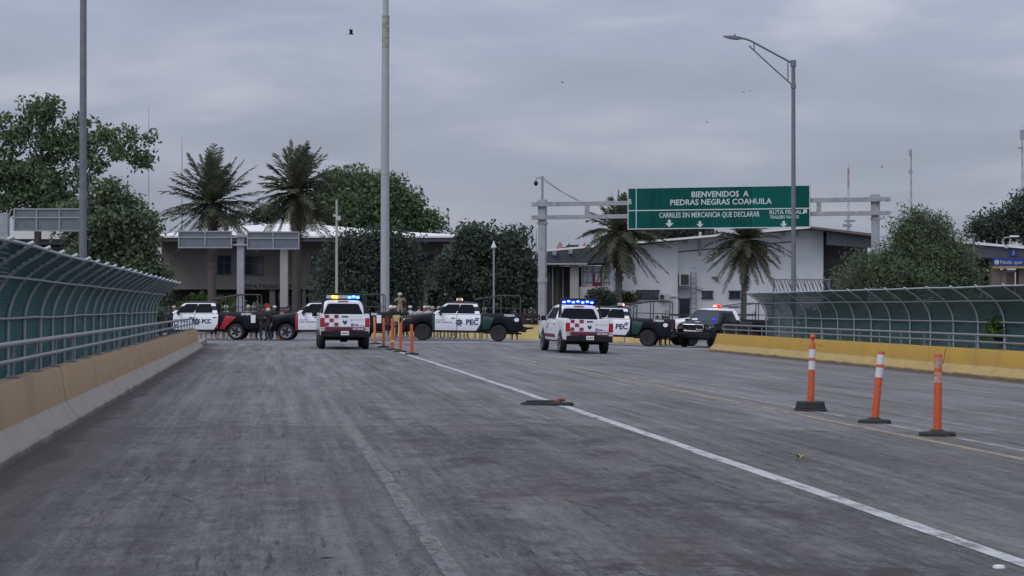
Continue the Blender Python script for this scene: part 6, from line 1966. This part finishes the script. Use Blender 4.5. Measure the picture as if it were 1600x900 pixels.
for px, lb in ((676, 'soldier whose tan boots show just behind the front wheel of the middle PEC truck'), (686, 'soldier whose boots show under the front door edge of the middle PEC truck'), (697, 'soldier whose boots show below the small door lettering'),
               (708, 'soldier whose boots show below the police star'), (716, 'soldier whose boots show below the letter P of PEC'), (728, 'soldier whose boots show below the letters EC of PEC'), (746, 'soldier whose boots show below the green slanting stripe'), (757, 'soldier whose boots show beside the rear wheel of the middle PEC truck')):
    person(lb, px, 109.2, 'relaxed', 'camo', 'boots', 'helmet', 'camo', face=random.Random(px).uniform(-.9, .9), scale=.97)
for px, D_, po, lb in ((804, 113.5, 'relaxed', 'bareheaded officer in black behind the tail of the middle PEC truck'), (827, 119.6, 'holding', 'officer in black behind the yellow block with folded arms'), (836, 119.9, 'holding', 'officer in black close to the gantry post behind the yellow block'), (820, 121, 'relaxed', 'dim figure in black deeper in the shade behind the yellow block')):
    person(lb, px, D_, po, 'uniform_dark', 'boots_black', None, None, face=random.Random(px).uniform(-.6, .6))
for px, D_, lb in ((1027, 105.5, 'officer whose dark legs show beside the rear wheel of the half hidden PEC truck'), (1036, 106.3, 'officer in black behind the red tail light of the half hidden PEC truck'), (1043, 107.2, 'officer in black nearest the black pickup nose')):
    person(lb, px, D_ + 3.5, 'relaxed', 'uniform_dark', 'boots_black', 'cap', 'uniform_dark', face=.3, scale=.9)
person('dark haired person visible above the blue roof lights by the booth', 928, 128, 'relaxed', 'uniform_dark', 'boots_black', None, None, up=.1)

# ------------------------------------------------------------------ birds
def bird(label, px, py, D, span, roll, flap, head):
    p = at(px, py, D)
    t = thing('bird', label, 'bird', p, head, 'birds in the grey sky')
    t.rotation_euler = (roll, 0, head)
    MB().tube([(-.5 * span * .35, 0, 0), (-.2 * span * .35, 0, .01), (.1 * span * .35, 0, .01), (.5 * span * .35, 0, .02), (.62 * span * .35, 0, .0)], [.02 * span, .09 * span * .5, .1 * span * .5, .05 * span, .01 * span], 8).build('body', M_['bird'], t, smooth=60)
    for s in (1, -1):
        c, q = math.cos(flap), math.sin(flap)
        W2 = lambda x, y: Vector((x * span, s * y * span * c, y * span * q))
        W3 = lambda x, y: Vector((x * span, s * (y * c + .0) * span, (y * q * .8) * span))
        b = MB(); a = [W2(.08, .02), W2(.1, .22), W3(.02, .5), W3(-.08, .46), W2(-.1, .25), W2(-.09, .02)]
        b.prism([(0, 0)] * 3, (0, 0, 0)) if False else None
        up_ = Vector((0, 0, .012 * span))
        n = len(a); b.add(a + [v + up_ for v in a], [tuple(range(n)), tuple(range(2 * n - 1, n - 1, -1))] + [(i, (i + 1) % n, (i + 1) % n + n, i + n) for i in range(n)])
        b.build('wing', M_['bird'], t)
    MB().prism([(0, -.03 * span), (0, .03 * span), (-.16 * span, .07 * span), (-.16 * span, -.07 * span)], (0, 0, .01 * span), (-.16 * span, 0, 0), (1, 0, 0), (0, 1, 0)).build('tail', M_['bird'], t)
    return t
bird('largest dark bird close to the rusty mast band', 548, 53, 95, .62, .2, 1.15, .3)
bird('tiny bird high over the middle of the plaza', 879, 129, 140, .34, .1, .6, 2.5)
bird('tiny bird flying lower of the pair under the lamp arm', 1162, 144, 140, .3, .0, .5, .4)
bird('tiny bird flying upper of the pair under the lamp arm', 1173, 142, 130, .4, .1, -.1, 1.2)
bird('tiny bird alone above the welcome lettering of the green sign', 1105, 191, 140, .34, .2, .5, .6)
bird('tiny bird between the two far lattice towers', 1378, 262, 120, .3, .3, 1.2, 1.8)
